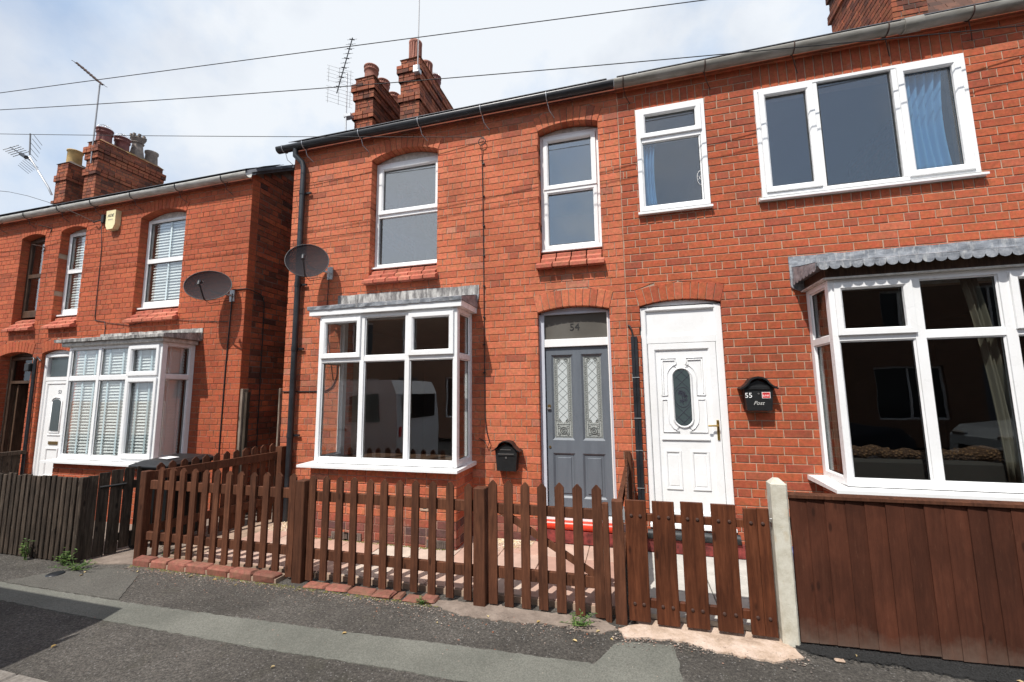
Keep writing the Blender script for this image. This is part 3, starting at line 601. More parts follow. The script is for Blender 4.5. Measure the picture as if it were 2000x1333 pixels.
fp = MB().box(-200, 200, -10.6, -8.76, -.2, .0).build('far_pavement', 'asphalt'); struct(fp)

# patio of number 54 in coloured slabs, path of 55, concrete strip of 53
pat = bpy.data.objects.new('patio', None); COL.objects.link(pat); struct(pat); pat.location = (-2.4, -.7, 0)
MB().box(-4.95, -.12, -1.34, -.0, -.05, .048).build('slab_bed', 'mortar_dark', pat)
def slabs(parent, x0, x1, y0, y1, z, sx, sy, mat, skew=0.):
    i = 0; y = y0
    while y < y1 - .03:
        yy = min(y + sy, y1); x = x0 - (sx * .5 if i % 2 and skew else 0)
        while x < x1 - .03:
            a, b = max(x, x0), min(x + sx, x1); x += sx
            if b - a < .05: continue
            dz = random.uniform(-.0015, .0015)
            MB().box(a + .004, b - .004, y + .004, yy - .004, z - .04, z + dz, .003).build('slab', mat, parent)
        y = yy; i += 1
slabs(pat, -4.55, -.12, -1.33, -.02, .062, .45, .45, 'slab')
pth = bpy.data.objects.new('path', None); COL.objects.link(pth); struct(pth); pth.location = (.5, -.7, 0)
slabs(pth, .0, 1.9, -1.36, -.02, .055, .6, .44, 'concrete_path')
struct(MB().box(1.9, 5, -1.35, 0, -.05, .045).build('garden_ground', 'concrete_dirty'))
struct(sheet('concrete_threshold', ragged([(-.16, -1.56), (-.02, -1.44), (-.06, -1.3), (.95, -1.28), (.98, -1.44), (1.02, -1.60), (.82, -1.70), (.62, -1.69), (.42, -1.66), (.28, -1.60), (.05, -1.62), (-.1, -1.66)], .014, .035, 5), .012, 'concrete_pink', .03))
struct(sheet('concrete_yard', ragged([(-5.74, -1.60), (-5.5, -1.62), (-5.2, -1.55), (-4.95, -1.48), (-4.9, -1.38), (-4.9, 1.0), (-12, 1.0), (-12, -1.55), (-5.80, -1.55)], .012, .1, 6), .010, 'concrete_dirty', .03))
mc = sheet('tarmac_patch', ragged([(1.03, -1.50), (1.03, -1.40), (6, -1.40), (6, -1.52), (4, -1.54), (2.6, -1.52), (2.0, -1.60), (1.6, -1.55), (1.2, -1.56)], .022, .04, 8), .014, 'asphalt_new', .02); struct(mc)

# ================================================================== HOUSE 54
H54 = thing('brick_house', (-2.4, 0, 0), 'middle brick house with the grey front door numbered 54 and a black gutter', 'house', 'brick terraced houses along the street')
ops54 = [opening(-3.423, -2.397, 3.265, 5.08, .105, .20), opening(-1.0, -.245, 3.265, 5.08, .062, .20), opening(-1.045, -.19, .12, 2.715, .055, .215), opening(-3.72, -1.96, .88, 2.78)]
Z0 = .98 + 1.75 - 32 * CO       # bed joint grid shared by the pair
rows = int((5.52 - Z0) / CO) + 1
q54 = bond(-4.78, 0.0, Z0, rows, ops54, hdr=0, seed=3)
top54 = [q for q in q54 if q[0][0][1] > .31]; low54 = [q for q in q54 if q[0][0][1] <= .31]
core(H54, -4.768, 0.0, -.05, 5.55, ops54, 'mortar_dark', F0)
lay(H54, top54, 'brick_orange', F0, .14, 300)
lay(H54, low54, 'brick_plinth', F0, .105, 0)
vs = []
for op in ops54:
    if op.get('arch'): vs += voussoirs(op['arch'])
for q, dy in vs:
    m = MB(); brick_geo(m, q, dy, .14, F0); m.build('arch_brick', 'brick_orange', H54)
# gable end walls (brick bond texture is out of sight, plain common brick)
MB().box(-4.775, -4.5, .28, 6.4, -.05, 5.5).build('side_wall', 'brick_far', H54); MB().box(-4.775, 4.75, 6.12, 6.4, -.05, 5.5).build('rear_wall', 'brick_far', H54)
room(H54, -4.4, -1.35, .32, 2.85); room(H54, -1.2, -.05, .32, 2.85, wall='interior_cream'); room(H54, -4.4, -1.6, 3.05, 5.45); room(H54, -1.45, -.05, 3.05, 5.45)
roof(H54, -4.86, 0.0, 5.47, .63, y0=-.03)
# eaves oversailing course + dirty band
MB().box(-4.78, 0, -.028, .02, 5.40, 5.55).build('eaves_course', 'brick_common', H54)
gutter(H54, -4.98, -.03, 5.445, -.115, .062, 'gutter_black', [-4.86, -4.50, -3.55, -2.62, -1.72, -.85], 'zinc', .008)
dp = MB().tube([(-4.66, -.115, 5.40), (-4.66, -.115, 5.30), (-4.57, -.07, 5.20), (-4.545, -.065, 5.12), (-4.545, -.065, .06)], .040, 14).build('downpipe', 'gutter_black', H54)
for z in (4.72, 3.33, 2.4, 1.2):
    MB().lathe([(.046, -.03), (.046, .03)], (-4.545, -.065, z), 14).box(-4.545, -4.42, -.045, -.02, z - .012, z + .012).build('pipe_clip', 'gutter_black', dp)
# upper windows
w = window(H54, -3.421, -2.399, 3.50, 5.075, [(-3.372, -2.425, 4.30, 5.03, .062)], XF(.125), .035, glass='glass_bright', muls=[(-3.37, -2.44, 4.255, 4.30)], ww=(.051, .026, .07, .045))
pane(w, -3.335, -2.43, 3.575, 4.262, .155, F0, 'glass_bright'); g = MB(); gasket(g, -3.335, -2.43, 3.575, 4.262, .147, F0); g.build('seal', 'rubber_black', w)
MB().box(-3.43, -2.39, .06, .15, 3.488, 3.512, .004).build('sill', 'upvc_white', w); segment_head(H54, ops54[0]['arch'], .135, mat='upvc_grime_shade')
brick_sill(H54, -3.42, -2.40, 3.49, rows=3)
w = window(H54, -.998, -.247, 3.50, 5.075, [(-.955, -.285, 4.325, 5.035, .062)], XF(.125), .03, glass='glass_bright', muls=[(-.955, -.285, 4.27, 4.325)], ww=(.048, .038, .07, .04))
pane(w, -.925, -.315, 3.60, 4.27, .155, F0, 'glass_bright'); g = MB(); gasket(g, -.925, -.315, 3.60, 4.27, .147, F0); g.build('seal', 'rubber_black', w)
MB().ring(-.955, -.285, 3.54, 4.325, .05, .118, .15, F0).build('sash', 'upvc_white', w)
MB().box(-1.0, -.245, .06, .15, 3.488, 3.512, .004).build('sill', 'upvc_white', w); segment_head(H54, ops54[1]['arch'], .135, mat='upvc_grime_shade')
brick_sill(H54, -.99, -.25, 3.49, rows=3)

def bay(parent, x0, x1, zs, zt, yf, lights, tz, mp, leadmat, side_sash=.0, cornice=.0, glass='glass', mulw=.058, brickmat_='brick_orange', hlow=None, mortar='mortar_joint', plinth=True, sides=('L', 'R')):
    """square box bay: lights = list of (x0,x1,sashed) along the front"""
    f = XF(yf)
    m = MB(); P = .052
    # corner posts, head, cill rail, mullions, transom
    for a, b in ((x0, x0 + P), (x1 - P, x1)): m.box(a, b, yf, yf + .075, zs, zt, .004)
    m.box(x0 + P, x1 - P, yf + .004, yf + .07, zt - .045, zt); m.box(x0 + P, x1 - P, yf + .004, yf + .07, zs, zs + .06)
    for mxx in mp: m.box(mxx - mulw / 2, mxx + mulw / 2, yf + .002, yf + .07, zs + .06, zt - .045)
    xs = [x0 + P] + [v for mxx in mp for v in (mxx - mulw / 2, mxx + mulw / 2)] + [x1 - P]
    for i in range(0, len(xs), 2): m.box(xs[i], xs[i + 1], yf + .005, yf + .07, tz - .03, tz + .03)
    # sides
    for s, X in (('L', x0), ('R', x1)):
        a, b = (X, X + .07) if s == 'L' else (X - .07, X)
        m.box(a, b, -.07, .0, zs, zt, .003); m.box(a, b, yf + .075, -.07, zt - .045, zt); m.box(a, b, yf + .075, -.07, zs, zs + .06); m.box(a, b, yf + .075, -.07, tz - .03, tz + .03)
    w = m.build('bay_window', 'upvc_white', parent)
    for i in range(len(xs) // 2):
        a, b = xs[2 * i], xs[2 * i + 1]
        for (c, d, top) in ((zs + .06, tz - .03, 0), (tz + .03, zt - .045, 1)):
            sw = lights[i][top]; aa, bb, cc, dd = a, b, c, d
            if sw:
                MB().ring(a - .01, b + .01, c - .012, d + .008, .062, -.022, .035, f, bev=.016).build('sash', 'upvc_white', w); aa, bb, cc, dd = a + .052, b - .052, c + .05, d - .054
            else:
                MB().ring(a, b, c, d, .014, .012, .03, f, bev=.012).build('bead', 'upvc_white', w); aa, bb, cc, dd = a + .014, b - .014, c + .014, d - .014
            pane(w, aa, bb, cc, dd, .03, f, glass); g_ = MB(); gasket(g_, aa, bb, cc, dd, .022, f); g_.build('seal', 'rubber_black', w)
    for s, X in (('L', x0), ('R', x1)):
        xf = XFL(X) if s == 'L' else XFR(X)
        for (c, d) in ((zs + .06, tz - .03), (tz + .03, zt - .045)):
            MB().ring(yf + .075, -.07, c, d, .014, .012, .03, xf, bev=.012).build('bead', 'upvc_white', w); pane(w, yf + .089, -.084, c + .014, d - .014, .03, xf, glass)
            g_ = MB(); gasket(g_, yf + .089, -.084, c + .014, d - .014, .022, xf); g_.build('seal', 'rubber_black', w)
    # sill board
    MB().add([(x0 - .14, yf - .13, zs - .04), (x1 + .06, yf - .13, zs - .04), (x1 + .06, 0, zs - .04), (x0 - .14, 0, zs - .04), (x0 - .14, yf - .13, zs - .012), (x1 + .06, yf - .13, zs - .012), (x1 + .06, .0, zs + .004), (x0 - .14, .0, zs + .004)],
             [(0, 3, 2, 1), (4, 5, 6, 7), (0, 1, 5, 4), (1, 2, 6, 5), (2, 3, 7, 6), (3, 0, 4, 7)]).build('sill', 'upvc_white', w)
    # brick base
    bx0, bx1, by = x0 - .02, x1 + .01, yf - .03; zt_ = zs - .04
    MB().box(bx0 + .007, bx1 - .007, by + .007, .0, -.03, zt_ + .002).build('mortar', mortar, w)
    nr = int(round(zt_ / .0862)); ch = zt_ / nr; bb = MB(); bl = MB()
    for i in range(nr):
        for (xf, a, b) in ((XF(by), bx0, bx1), (XFR(bx1), by, 0.), (XFL(bx0), by, 0.)):
            hd = i % 4 == 1; p = .13 if hd else .26; u = a - (.13 if i % 2 else .0) * (0 if hd else 1)
            while u < b - .01:
                q0, q1 = max(a, u), min(b, u + p); u += p
                if q1 - q0 < .03: continue
                e0 = .0045 if q0 > a + .001 else 0; e1 = .0045 if q1 < b - .001 else 0
                tgt = bl if (plinth and i < 4) else bb
                if tgt is bb and xf(0, 0, 0)[1] == by and False: pass
                brick_geo(tgt, ((q0 + e0, i * ch + .0045), (q1 - e1, i * ch + .0045), (q1 - e1, (i + 1) * ch - .0045), (q0 + e0, (i + 1) * ch - .0045)), random.uniform(-.001, .001), .06, xf)
    stuff(bb.build('brick_work', brickmat_, w))
    if bl.v: stuff(bl.build('plinth_brick_work', 'brick_plinth', w))
    MB().box(x0 + .03, x1 - .03, yf + .07, .30, zs - .05, zs + .02).build('window_board', 'wood_darkframe', w)
    return w
B54 = bay(H54, -3.79, -1.897, .925, 2.745, -.48, [(0, 1), (0, 0), (0, 1)], 2.185, (-3.16, -2.54), 'lead')
# fascia, lead roof, flashing
MB().box(-3.925, -1.832, -.52, -.495, 2.752, 2.838, .002).build('fascia', 'upvc_white', B54)
MB().box(-1.857, -1.832, -.495, 0, 2.752, 2.838).box(-3.925, -3.90, -.495, 0, 2.752, 2.838).build('side_fascia', 'upvc_white', B54)
MB().box(-3.90, -1.857, -.495, 0, 2.748, 2.762).build('soffit', 'upvc_white', B54)
def leadroof(parent, x0, x1, yf, ze, zw, mat, edge=.045, seed=1, lump=.004):
    rng = random.Random(seed); m = MB(); n = 26
    xs = [x0 + (x1 - x0) * i / n for i in range(n + 1)]
    rowsP = []
    for (y, z) in ((yf, ze - edge), (yf - .006, ze), (yf + .03, ze + .012), (-.25, (ze + zw) / 2 + .005), (0.01, zw)):
        rowsP.append([(x, y + rng.uniform(-lump, lump), z + rng.uniform(-lump, lump)) for x in xs])
    vs = [p for R in rowsP for p in R]; k = n + 1
    fs = [[r * k + i, r * k + i + 1, (r + 1) * k + i + 1, (r + 1) * k + i] for r in range(4) for i in range(n)]; m.add(vs, fs)
    m.add([(x0, yf, ze - edge), (x1, yf, ze - edge), (x1, 0.01, ze - edge), (x0, .01, ze - edge), ], [(0, 3, 2, 1)])
    for X in (x0, x1): m.add([(X, yf, ze - edge), (X, yf, ze), (X, -.25, (ze + zw) / 2), (X, 0.01, zw), (X, .01, ze - edge)], [(0, 1, 2, 3, 4)])
    return m.build('lead_roof', mat, parent)
leadroof(B54, -3.945, -1.822, -.535, 2.868, 3.00, 'lead')
def flash(parent, x0, x1, z0, z1, mat, y=-.012, seed=2, n=24, amp=.006):
    rng = random.Random(seed); m = MB(); pts = [(x0 + (x1 - x0) * i / n) for i in range(n + 1)]
    T = [(x, z1 + rng.uniform(-amp, amp)) for x in pts]; Bm = [(x, z0 + rng.uniform(-amp * .4, amp * .4)) for x in pts]
    for i in range(n): m.prism([Bm[i], Bm[i + 1], T[i + 1], T[i]], y + rng.uniform(-.001, .001), .004, F0)
    return m.build('flashing', mat, parent)
flash(B54, -3.90, -1.80, 2.985, 3.125, 'lead_weathered')
def curl(parent, x, z1, z0, yf, mat, s=1):
    """curved lead cheek at the end of the bay roof"""
    pts = [(x, z1), (x, z0)] ; m = MB(); n = 8; dx = .05 * s
    poly = [(x - .12 * s, z1), (x, z1)] + [(x + .0 * s - (.12 * s) * (1 - math.cos(PI / 2 * k / n)), z1 - (z1 - z0) * math.sin(PI / 2 * k / n)) for k in range(n + 1)]
    return m.prism(poly, -.02, .004, F0).build('lead_cheek', mat, parent)
curl(B54, -1.80, 3.0, 2.83, -.5, 'lead')

# door 54
fr = MB(); fr.box(-1.044, -.985, .075, .17, .34, 2.70).box(-.215, -.194, .075, .17, .34, 2.70).box(-1.02, -.194, .075, .17, 2.695, 2.715).build('door_frame', 'paint_pale', H54)
MB().box(-.228, -.215, .07, .12, .34, 2.70).build('door_stop', 'paint_white', H54)
MB().box(-.985, -.215, .08, .17, 2.295, 2.39, .004).build('transom', 'paint_white', H54)
segment_head(H54, ops54[2]['arch'], .085, mat='paint_pale')
fl = MB().bar(-.985, -.215, 2.39, 2.697, .115, .121, F0).build('fanlight', 'glass_fanlight', H54); text(fl, '54', .125, (-.615, .112, 2.53), 'rubber_black', ext=.0012)
DR = thing('front_door', (-.6, .1, .36), '-', '-')  # replaced below by a mesh door (kept as part)
bpy.data.objects.remove(DR)
def panel_ring(m, x0, x1, z0, z1, y, w=.022, dep=.02):   # sunk moulding
    m.add([(x0, y, z0), (x1, y, z0), (x1, y, z1), (x0, y, z1), (x0 + w, y + dep, z0 + w), (x1 - w, y + dep, z0 + w), (x1 - w, y + dep, z1 - w), (x0 + w, y + dep, z1 - w)], [(0, 1, 5, 4), (1, 2, 6, 5), (2, 3, 7, 6), (3, 0, 4, 7)])
def slab_with_holes(m, x0, x1, z0, z1, holes, y0, y1):
    xs = sorted({x0, x1, *[h[0] for h in holes], *[h[1] for h in holes]}); zs = sorted({z0, z1, *[h[2] for h in holes], *[h[3] for h in holes]})
    for a, b in zip(xs, xs[1:]):
        for c, d in zip(zs, zs[1:]):
            mx_, mz = (a + b) / 2, (c + d) / 2
            if not any(h[0] < mx_ < h[1] and h[2] < mz < h[3] for h in holes): m.box(a, b, y0, y1, c, d)
hl = [(-.912, -.648, 1.185, 2.20), (-.552, -.296, 1.185, 2.20), (-.912, -.648, .525, 1.035), (-.562, -.30, .525, 1.035)]
m = MB(); slab_with_holes(m, -.975, -.232, .36, 2.29, hl, .11, .155)
for h in hl: panel_ring(m, *h, .11, .025, .022)
door = m.build('front_door', 'paint_grey', H54)
for h in hl[2:]:
    MB().box(h[0] + .025, h[1] - .025, .128, .15, h[2] + .025, h[3] - .025).box(h[0] + .05, h[1] - .05, .119, .129, h[2] + .05, h[3] - .05, .008).build('door_panel', 'paint_grey', door)
for h in hl[:2]:
    a, b, c, d = h[0] + .025, h[1] - .025, h[2] + .025, h[3] - .025
    MB().bar(a, b, c, d, .132, .138, F0).build('pane', 'glass_etched', door)
    ia, ib = a + .052, b - .052; ic, id_ = c + .17, d - .03; mxx = (ia + ib) / 2
    MB().prism([(ia, ic + .05), (mxx, ic), (ib, ic + .05), (ib, id_ - .05), (mxx, id_), (ia, id_ - .05)], .130, .133, F0).build('frosted_light', 'glass_frosted', door)
    e = MB(); st = (id_ - ic) / 7.5; z = ic
    for k in range(9):
        for (x_a, x_b) in ((ia, ib), (ib, ia)):
            za = ic + (k - .5) * st; zb = za + st
            za2, zb2 = max(za, ic + .03), min(zb, id_ - .03)
            if zb2 - za2 < .02 or zb2 <= za2: continue
            t0, t1 = (za2 - za) / st, (zb2 - za) / st; xa, xb = x_a + (x_b - x_a) * t0, x_a + (x_b - x_a) * t1
            e.tube([(xa, .1285, za2), (xb, .1285, zb2)], .0016, 4)
    for o_ in (.006, .016, .038):
        e.ring(a + o_, b - o_, c + o_, d - o_ * .8, .0028, .1285, .132, F0, bev=.0005)
    e.bar(a + .03, b - .03, c + .155, c + .158, .1285, .132, F0)
    for k in range(26):   # scroll ornaments in the border
        for s_ in (a + .027, b - .027): e.lathe([(.004, 0), (.006, .0)], (s_, .13, c + .2 + k * (d - c - .26) / 26), 5) if False else e.tube([(s_ - .006, .1285, c + .2 + k * (d - c - .26) / 26), (s_ + .006, .1285, c + .213 + k * (d - c - .26) / 26)], .0018, 4)
    for cx_, cz_, R_ in ((mxx, c + .085, .042), (mxx, c + .085, .036), (mxx, c + .085, .022), (mxx, c + .085, .012), (ia + .002, c + .045, .014), (ib - .002, c + .045, .014), (ia + .002, c + .125, .014), (ib - .002, c + .125, .014), (ia + .012, d - .04, .016), (ib - .012, d - .04, .016), (ia + .012, d - .075, .012), (ib - .012, d - .075, .012), (ia + .012, ic + .03, .014), (ib - .012, ic + .03, .014)):
        e.tube([(cx_ + R_ * math.cos(2 * PI * k / 14), .1285, cz_ + R_ * math.sin(2 * PI * k / 14)) for k in range(15)], .0018, 4)
    e.build('etched_pattern', 'etch_line', door)
lk = MB().tube([(-.945, .11, 1.585), (-.945, .098, 1.585)], .020, 16).build('lock', 'brass_old', door)
MB().box(-.968, -.924, .085, .105, 1.545, 1.565, .004).build('latch_pull', 'steel', door)
MB().tube([(-.945, .11, 1.105), (-.945, .10, 1.105)], .014, 12).build('keyhole', 'brass_old', door)
MB().box(-1.03, -.19, .02, .16, .292, .345, .004).build('threshold', 'paint_white', H54)
m = MB(); m.tube([(-1.05, -.02, .262), (-.185, -.02, .262)], .05, 16).box(-1.05, -.185, -.02, .12, .212, .292); m.build('door_step', 'paint_red', H54)
MB().box(-1.10, -.13, -.045, .0, .07, .21, .006).build('step_riser', 'paint_redold', H54)
for x in (-3.35, -3.18, -2.12):
    v = MB().box(x - .115, x + .115, -.525, -.50, .07, .15)
    for k in range(8): v.box(x - .1 + k * .026, x - .092 + k * .026, -.53, -.524, .082, .14)
    v.build('air_vent', 'mortar_old', B54)
for x in (-2.78, -2.27):
    MB().tube([(x, -.514, .50), (x, -.495, .50)], .03, 14).build('capped_hole', 'paint_blackold', B54)
    MB().lathe([(0, 0), (.05, .0)], (0, 0, 0), 14); MB().ring(x - .05, x + .05, .45, .55, .022, -.517, -.50, F0, .004).build('mortar_collar', 'mortar_pink', B54)
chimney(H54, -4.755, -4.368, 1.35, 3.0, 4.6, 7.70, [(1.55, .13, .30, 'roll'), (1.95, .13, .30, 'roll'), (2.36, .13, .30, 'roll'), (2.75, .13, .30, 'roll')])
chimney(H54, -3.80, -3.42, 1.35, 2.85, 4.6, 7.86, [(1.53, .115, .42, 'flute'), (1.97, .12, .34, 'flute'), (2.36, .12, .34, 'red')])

# ================================================================== HOUSE 55
H55 = thing('brick_house', (2.4, 0, 0), 'right brick house with the white panelled door and scalloped lead over its bay', 'house', 'brick terraced houses along the street')
ops55 = [opening(.215, .965, 3.83, 5.115), opening(1.50, 3.385, 3.83, 5.10), opening(.148, 1.0, .28, 2.715, .055, .20), opening(1.88, 4.4, .93, 2.78)]
q55 = bond(0.0, 5.6, Z0, rows, ops55 + [dict(rect=(1.49, 3.41, 5.08, 5.39)), dict(rect=(1.46, 3.42, 3.69, 3.83)), dict(rect=(.21, .97, 5.115, 5.29)), dict(rect=(.19, .985, 3.69, 3.76))], hdr=0, seed=5, wide=True)
core(H55, 0.0, 5.6, -.05, 5.55, ops55, 'mortar_pink', F0)
lay(H55, q55, 'brick_red', F0, .105, 300)
for q, dy in voussoirs(ops55[2]['arch']):
    m = MB(); brick_geo(m, q, dy, .14, F0); m.build('arch_brick', 'brick_red', H55)
def soldier(parent, x0, x1, z0, z1, p, mat):
    n = round((x1 - x0) / p)
    for i in range(n):
        a = x0 + (x1 - x0) * i / n; b = x0 + (x1 - x0) * (i + 1) / n; m = MB(); brick_geo(m, ((a + .005, z0 + .005), (b - .005, z0 + .005), (b - .005, z1 - .005), (a + .005, z1 - .005)), random.uniform(-.002, .002), .1, F0); m.build('soldier_brick', mat, parent)
soldier(H55, 1.49, 3.41, 5.112, 5.408, .087, 'brick_red'); soldier(H55, 1.46, 3.42, 3.682, 3.785, .087, 'brick_red'); soldier(H55, .21, .97, 5.125, 5.324, .085, 'brick_red'); soldier(H55, .19, .985, 3.682, 3.768, .085, 'brick_red')
MB().box(5.3, 5.6, .28, 6.4, -.05, 5.5).build('side_wall', 'brick_far', H55); MB().box(0, .1, .285, 6.1, -.05, 5.5).build('party_wall', 'interior_cream', H55); MB().box(4.76, 5.6, 6.12, 6.4, -.05, 5.5).build('rear_wall', 'brick_far', H55)
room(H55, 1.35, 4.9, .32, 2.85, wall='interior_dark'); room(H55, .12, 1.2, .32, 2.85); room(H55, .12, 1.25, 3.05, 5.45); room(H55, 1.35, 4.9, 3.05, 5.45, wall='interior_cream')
R55 = roof(H55, 0.005, 5.6, 5.47, .63, y0=-.03)
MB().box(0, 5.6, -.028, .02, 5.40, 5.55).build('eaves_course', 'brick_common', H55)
gutter(H55, -.025, 2.92, 5.452, -.115, .066, 'gutter_grey', [.08, .98, 1.87, 2.72], 'iron_rust', 0); gutter(H55, 2.90, 5.6, 5.455, -.115, .066, 'gutter_grey', [3.42, 4.2], 'iron_rust', 0)
MB().tube([(2.86, -.118, 5.445), (3.02, -.118, 5.447)], .072, 14).build('gutter_union', 'gutter_grey', H55)
xw = XF(-.022)
w = window(H55, .205, .968, 3.835, 5.118, [(.25, .925, 4.735, 5.075, .062)], xw, .058, d1=.09, muls=[(.263, .91, 4.685, 4.735)])
pane(w, .272, .890, 3.893, 4.685, .008, F0, 'glass_up'); g = MB(); gasket(g, .272, .890, 3.893, 4.685, 0, F0); g.build('seal', 'rubber_black', w)
MB().ring(.26, .905, 3.885, 4.69, .016, -.012, .01, F0).build('bead', 'upvc_white', w)
MB().add([(.185, -.055, 3.79), (.985, -.055, 3.79), (.985, -.0, 3.79), (.185, -.0, 3.79), (.185, -.055, 3.81), (.985, -.055, 3.81), (.985, .0, 3.838), (.185, .0, 3.838)], [(0, 3, 2, 1), (4, 5, 6, 7), (0, 1, 5, 4), (1, 2, 6, 5), (2, 3, 7, 6), (3, 0, 4, 7)]).build('sill', 'upvc_white', w)
c_ = MB(); c_.tube([(.87 + .0 * k, -.004, 4.29) for k in range(2)], .001, 3) if False else None
c_.tube([(.893 - .045 * math.sin(PI * k / 14), -.002, 4.165 + .09 * math.cos(PI * k / 14)) for k in range(15)], .0025, 4)
c_.tube([(.893, -.002, 4.20), (.86, -.002, 4.14)], .002, 4).tube([(.893, -.002, 4.13), (.86, -.002, 4.19)], .002, 4); c_.build('round_sticker', 'print_white', w)
w = window(H55, 1.488, 3.392, 3.835, 5.105, [(1.53, 2.055, 3.878, 5.065, .064), (2.815, 3.345, 3.865, 5.06, .066)], xw, .045, d1=.09, muls=[(2.055, 2.10, 3.88, 5.06), (2.775, 2.815, 3.88, 5.06)])
pane(w, 2.11, 2.765, 3.885, 5.05, .008, F0, 'glass_up'); g = MB(); gasket(g, 2.11, 2.765, 3.885, 5.05, 0, F0, .01); g.build('seal', 'rubber_black', w)
MB().add([(1.45, -.06, 3.79), (3.425, -.06, 3.79), (3.425, -.0, 3.79), (1.45, -.0, 3.79), (1.45, -.06, 3.81), (3.425, -.06, 3.81), (3.425, .0, 3.838), (1.45, .0, 3.838)], [(0, 3, 2, 1), (4, 5, 6, 7), (0, 1, 5, 4), (1, 2, 6, 5), (2, 3, 7, 6), (3, 0, 4, 7)]).build('sill', 'upvc_white', w)
# bay 55
B55 = bay(H55, 1.815, 4.55, .90, 2.755, -.50, [(0, 1), (0, 0), (0, 1), (0, 0)], 2.215, (2.478, 3.105, 3.75), 'lead', mulw=.075, brickmat_='brick_red', glass='glass_shade')
leadroof(B55, 1.70, 4.68, -.615, 2.905, 3.04, 'lead', .03, 4, .003)
flash(B55, 1.68, 4.7, 2.985, 3.15, 'lead', seed=9)
sc_ = MB(); n = 34
for i in range(n):      # scalloped lead apron
    a = 1.71 + i * (4.66 - 1.71) / n; b = a + (4.66 - 1.71) / n; mxx = (a + b) / 2; r = (b - a) / 2 - .002; yo = -.622 + random.uniform(-.004, .004)
    poly = [(a, 2.90), (a, 2.862)] + [(mxx - r * math.cos(PI * k / 7), 2.862 - r * .8 * math.sin(PI * k / 7)) for k in range(8)] + [(b, 2.862), (b, 2.90)]
    p_ = MB().prism(poly[::-1], yo, yo + .004, F0); p_.build('lead_scallop', 'lead', B55)
for i in range(7):
    a = -.60 + i * .082; b = a + .082; mm_ = (a + b) / 2; r = .039
    poly = [(a, 2.90), (a, 2.862)] + [(mm_ - r * math.cos(PI * k / 7), 2.862 - r * .8 * math.sin(PI * k / 7)) for k in range(8)] + [(b, 2.862), (b, 2.90)]
    MB().prism(poly, 0, .004, XFL(1.695)).build('lead_scallop', 'lead', B55)
MB().box(1.77, 4.62, -.545, -.0, 2.757, 2.772).build('soffit_edge', 'upvc_grime_shade', B55); MB().box(1.80, 4.6, -.51, 0, 2.772, 2.87).build('soffit', 'wood_darkframe', B55)  # dark soffit colour stands for the shadow gap behind the scallops
poly = [(1.68, 3.0), (1.83, 3.0), (1.83, 2.86)] + [(1.68 + .13 * (1 - math.cos(PI / 2 * k / 8)), 2.86 - .02 + .0 - .07 * math.sin(PI / 2 * k / 8)) for k in range(8, -1, -1)]
MB().prism(poly, -.02, .004, F0).build('lead_cheek', 'lead', B55)
# door 55
m = MB().ring(.149, .999, .33, 2.70, .05, .03, .12, F0, ww=(.064, .072, .06, .045)); m.bar(.213, .927, 2.285, 2.36, .034, .11, F0); m.build('door_frame', 'upvc_white', H55)
MB().bar(.213, .927, 2.36, 2.655, .06, .075, F0).build('fanlight_panel', 'upvc_white', H55); segment_head(H55, ops55[2]['arch'], .045)
m = MB().ring(.218, .922, .395, 2.28, .078, .035, .10, F0, bev=.012).bar(.296, .844, .473, 2.202, .055, .09, F0)
d55 = m.build('front_door', 'upvc_white', H55)
def mould(m, pts, y, w=.012, h=.012, closed=True):
    m.tube([(x, y, z) for x, z in (pts + [pts[0]] if closed else pts)], w * .6, 6)
ov = [(.557 + .088 * math.cos(t), (1.90 if math.sin(t) >= 0 else 1.455) + .088 * math.sin(t)) for t in [2 * PI * k / 28 for k in range(28)]]
MB().prism(ov, .048, .056, F0).build('oval_light', 'glass_obscure', d55)
m = MB(); big = [(.557 + .115 * math.cos(t), (1.90 if math.sin(t) >= 0 else 1.455) + .115 * math.sin(t)) for t in [2 * PI * k / 28 for k in range(28)]]
big2 = [(.557 + .10 * math.cos(t), (1.90 if math.sin(t) >= 0 else 1.455) + .10 * math.sin(t)) for t in [2 * PI * k / 28 for k in range(28)]]
for k in range(28):
    j = (k + 1) % 28
    m.add([(big[k][0], .055, big[k][1]), (big[j][0], .055, big[j][1]), (big2[j][0], .036, big2[j][1]), (big2[k][0], .036, big2[k][1]), (ov[j][0], .049, ov[j][1]), (ov[k][0], .049, ov[k][1])], [(0, 1, 2, 3), (3, 2, 4, 5)])
for (a, b) in ((.345, .51), (.612, .79)):
    m.ring(a, b, .69, 1.105, .026, .043, .056, F0, bev=.01); m.box(a + .035, b - .035, .05, .056, .73, 1.06, .004)
    s_ = 1 if a < .5 else -1; xo = a if s_ > 0 else b; xi = b if s_ > 0 else a
    P1 = [(xo, 1.70), (xo, 2.115), (xi, 2.115), (xi, 2.055)] + [(.557 - s_ * (.155 * math.cos(t)), 1.90 + .155 * math.sin(t)) for t in [PI / 2 * .8, PI / 2 * .6, PI / 2 * .4, PI / 2 * .2, 0]] + [(.557 - s_ * .155, 1.70)]
    mould(m, P1, .052); mould(m, [(x + s_ * .0, z) for x, z in [(xo + s_ * .02, 1.72), (xo + s_ * .02, 2.09), (xi - s_ * .018, 2.09)]], .050, closed=False)
    P2 = [(xo, 1.655), (xo, 1.30), (xi, 1.30)] + [(.557 - s_ * (.155 * math.cos(t)), 1.455 - .155 * math.sin(t)) for t in [PI / 2 * .75, PI / 2 * .5, PI / 2 * .25, 0]] + [(.557 - s_ * .155, 1.655)]
    mould(m, P2, .052)
m.box(.318, .812, .038, .058, 1.215, 1.24, .004); m.build('door_moulding', 'upvc_white', d55)
e = MB()
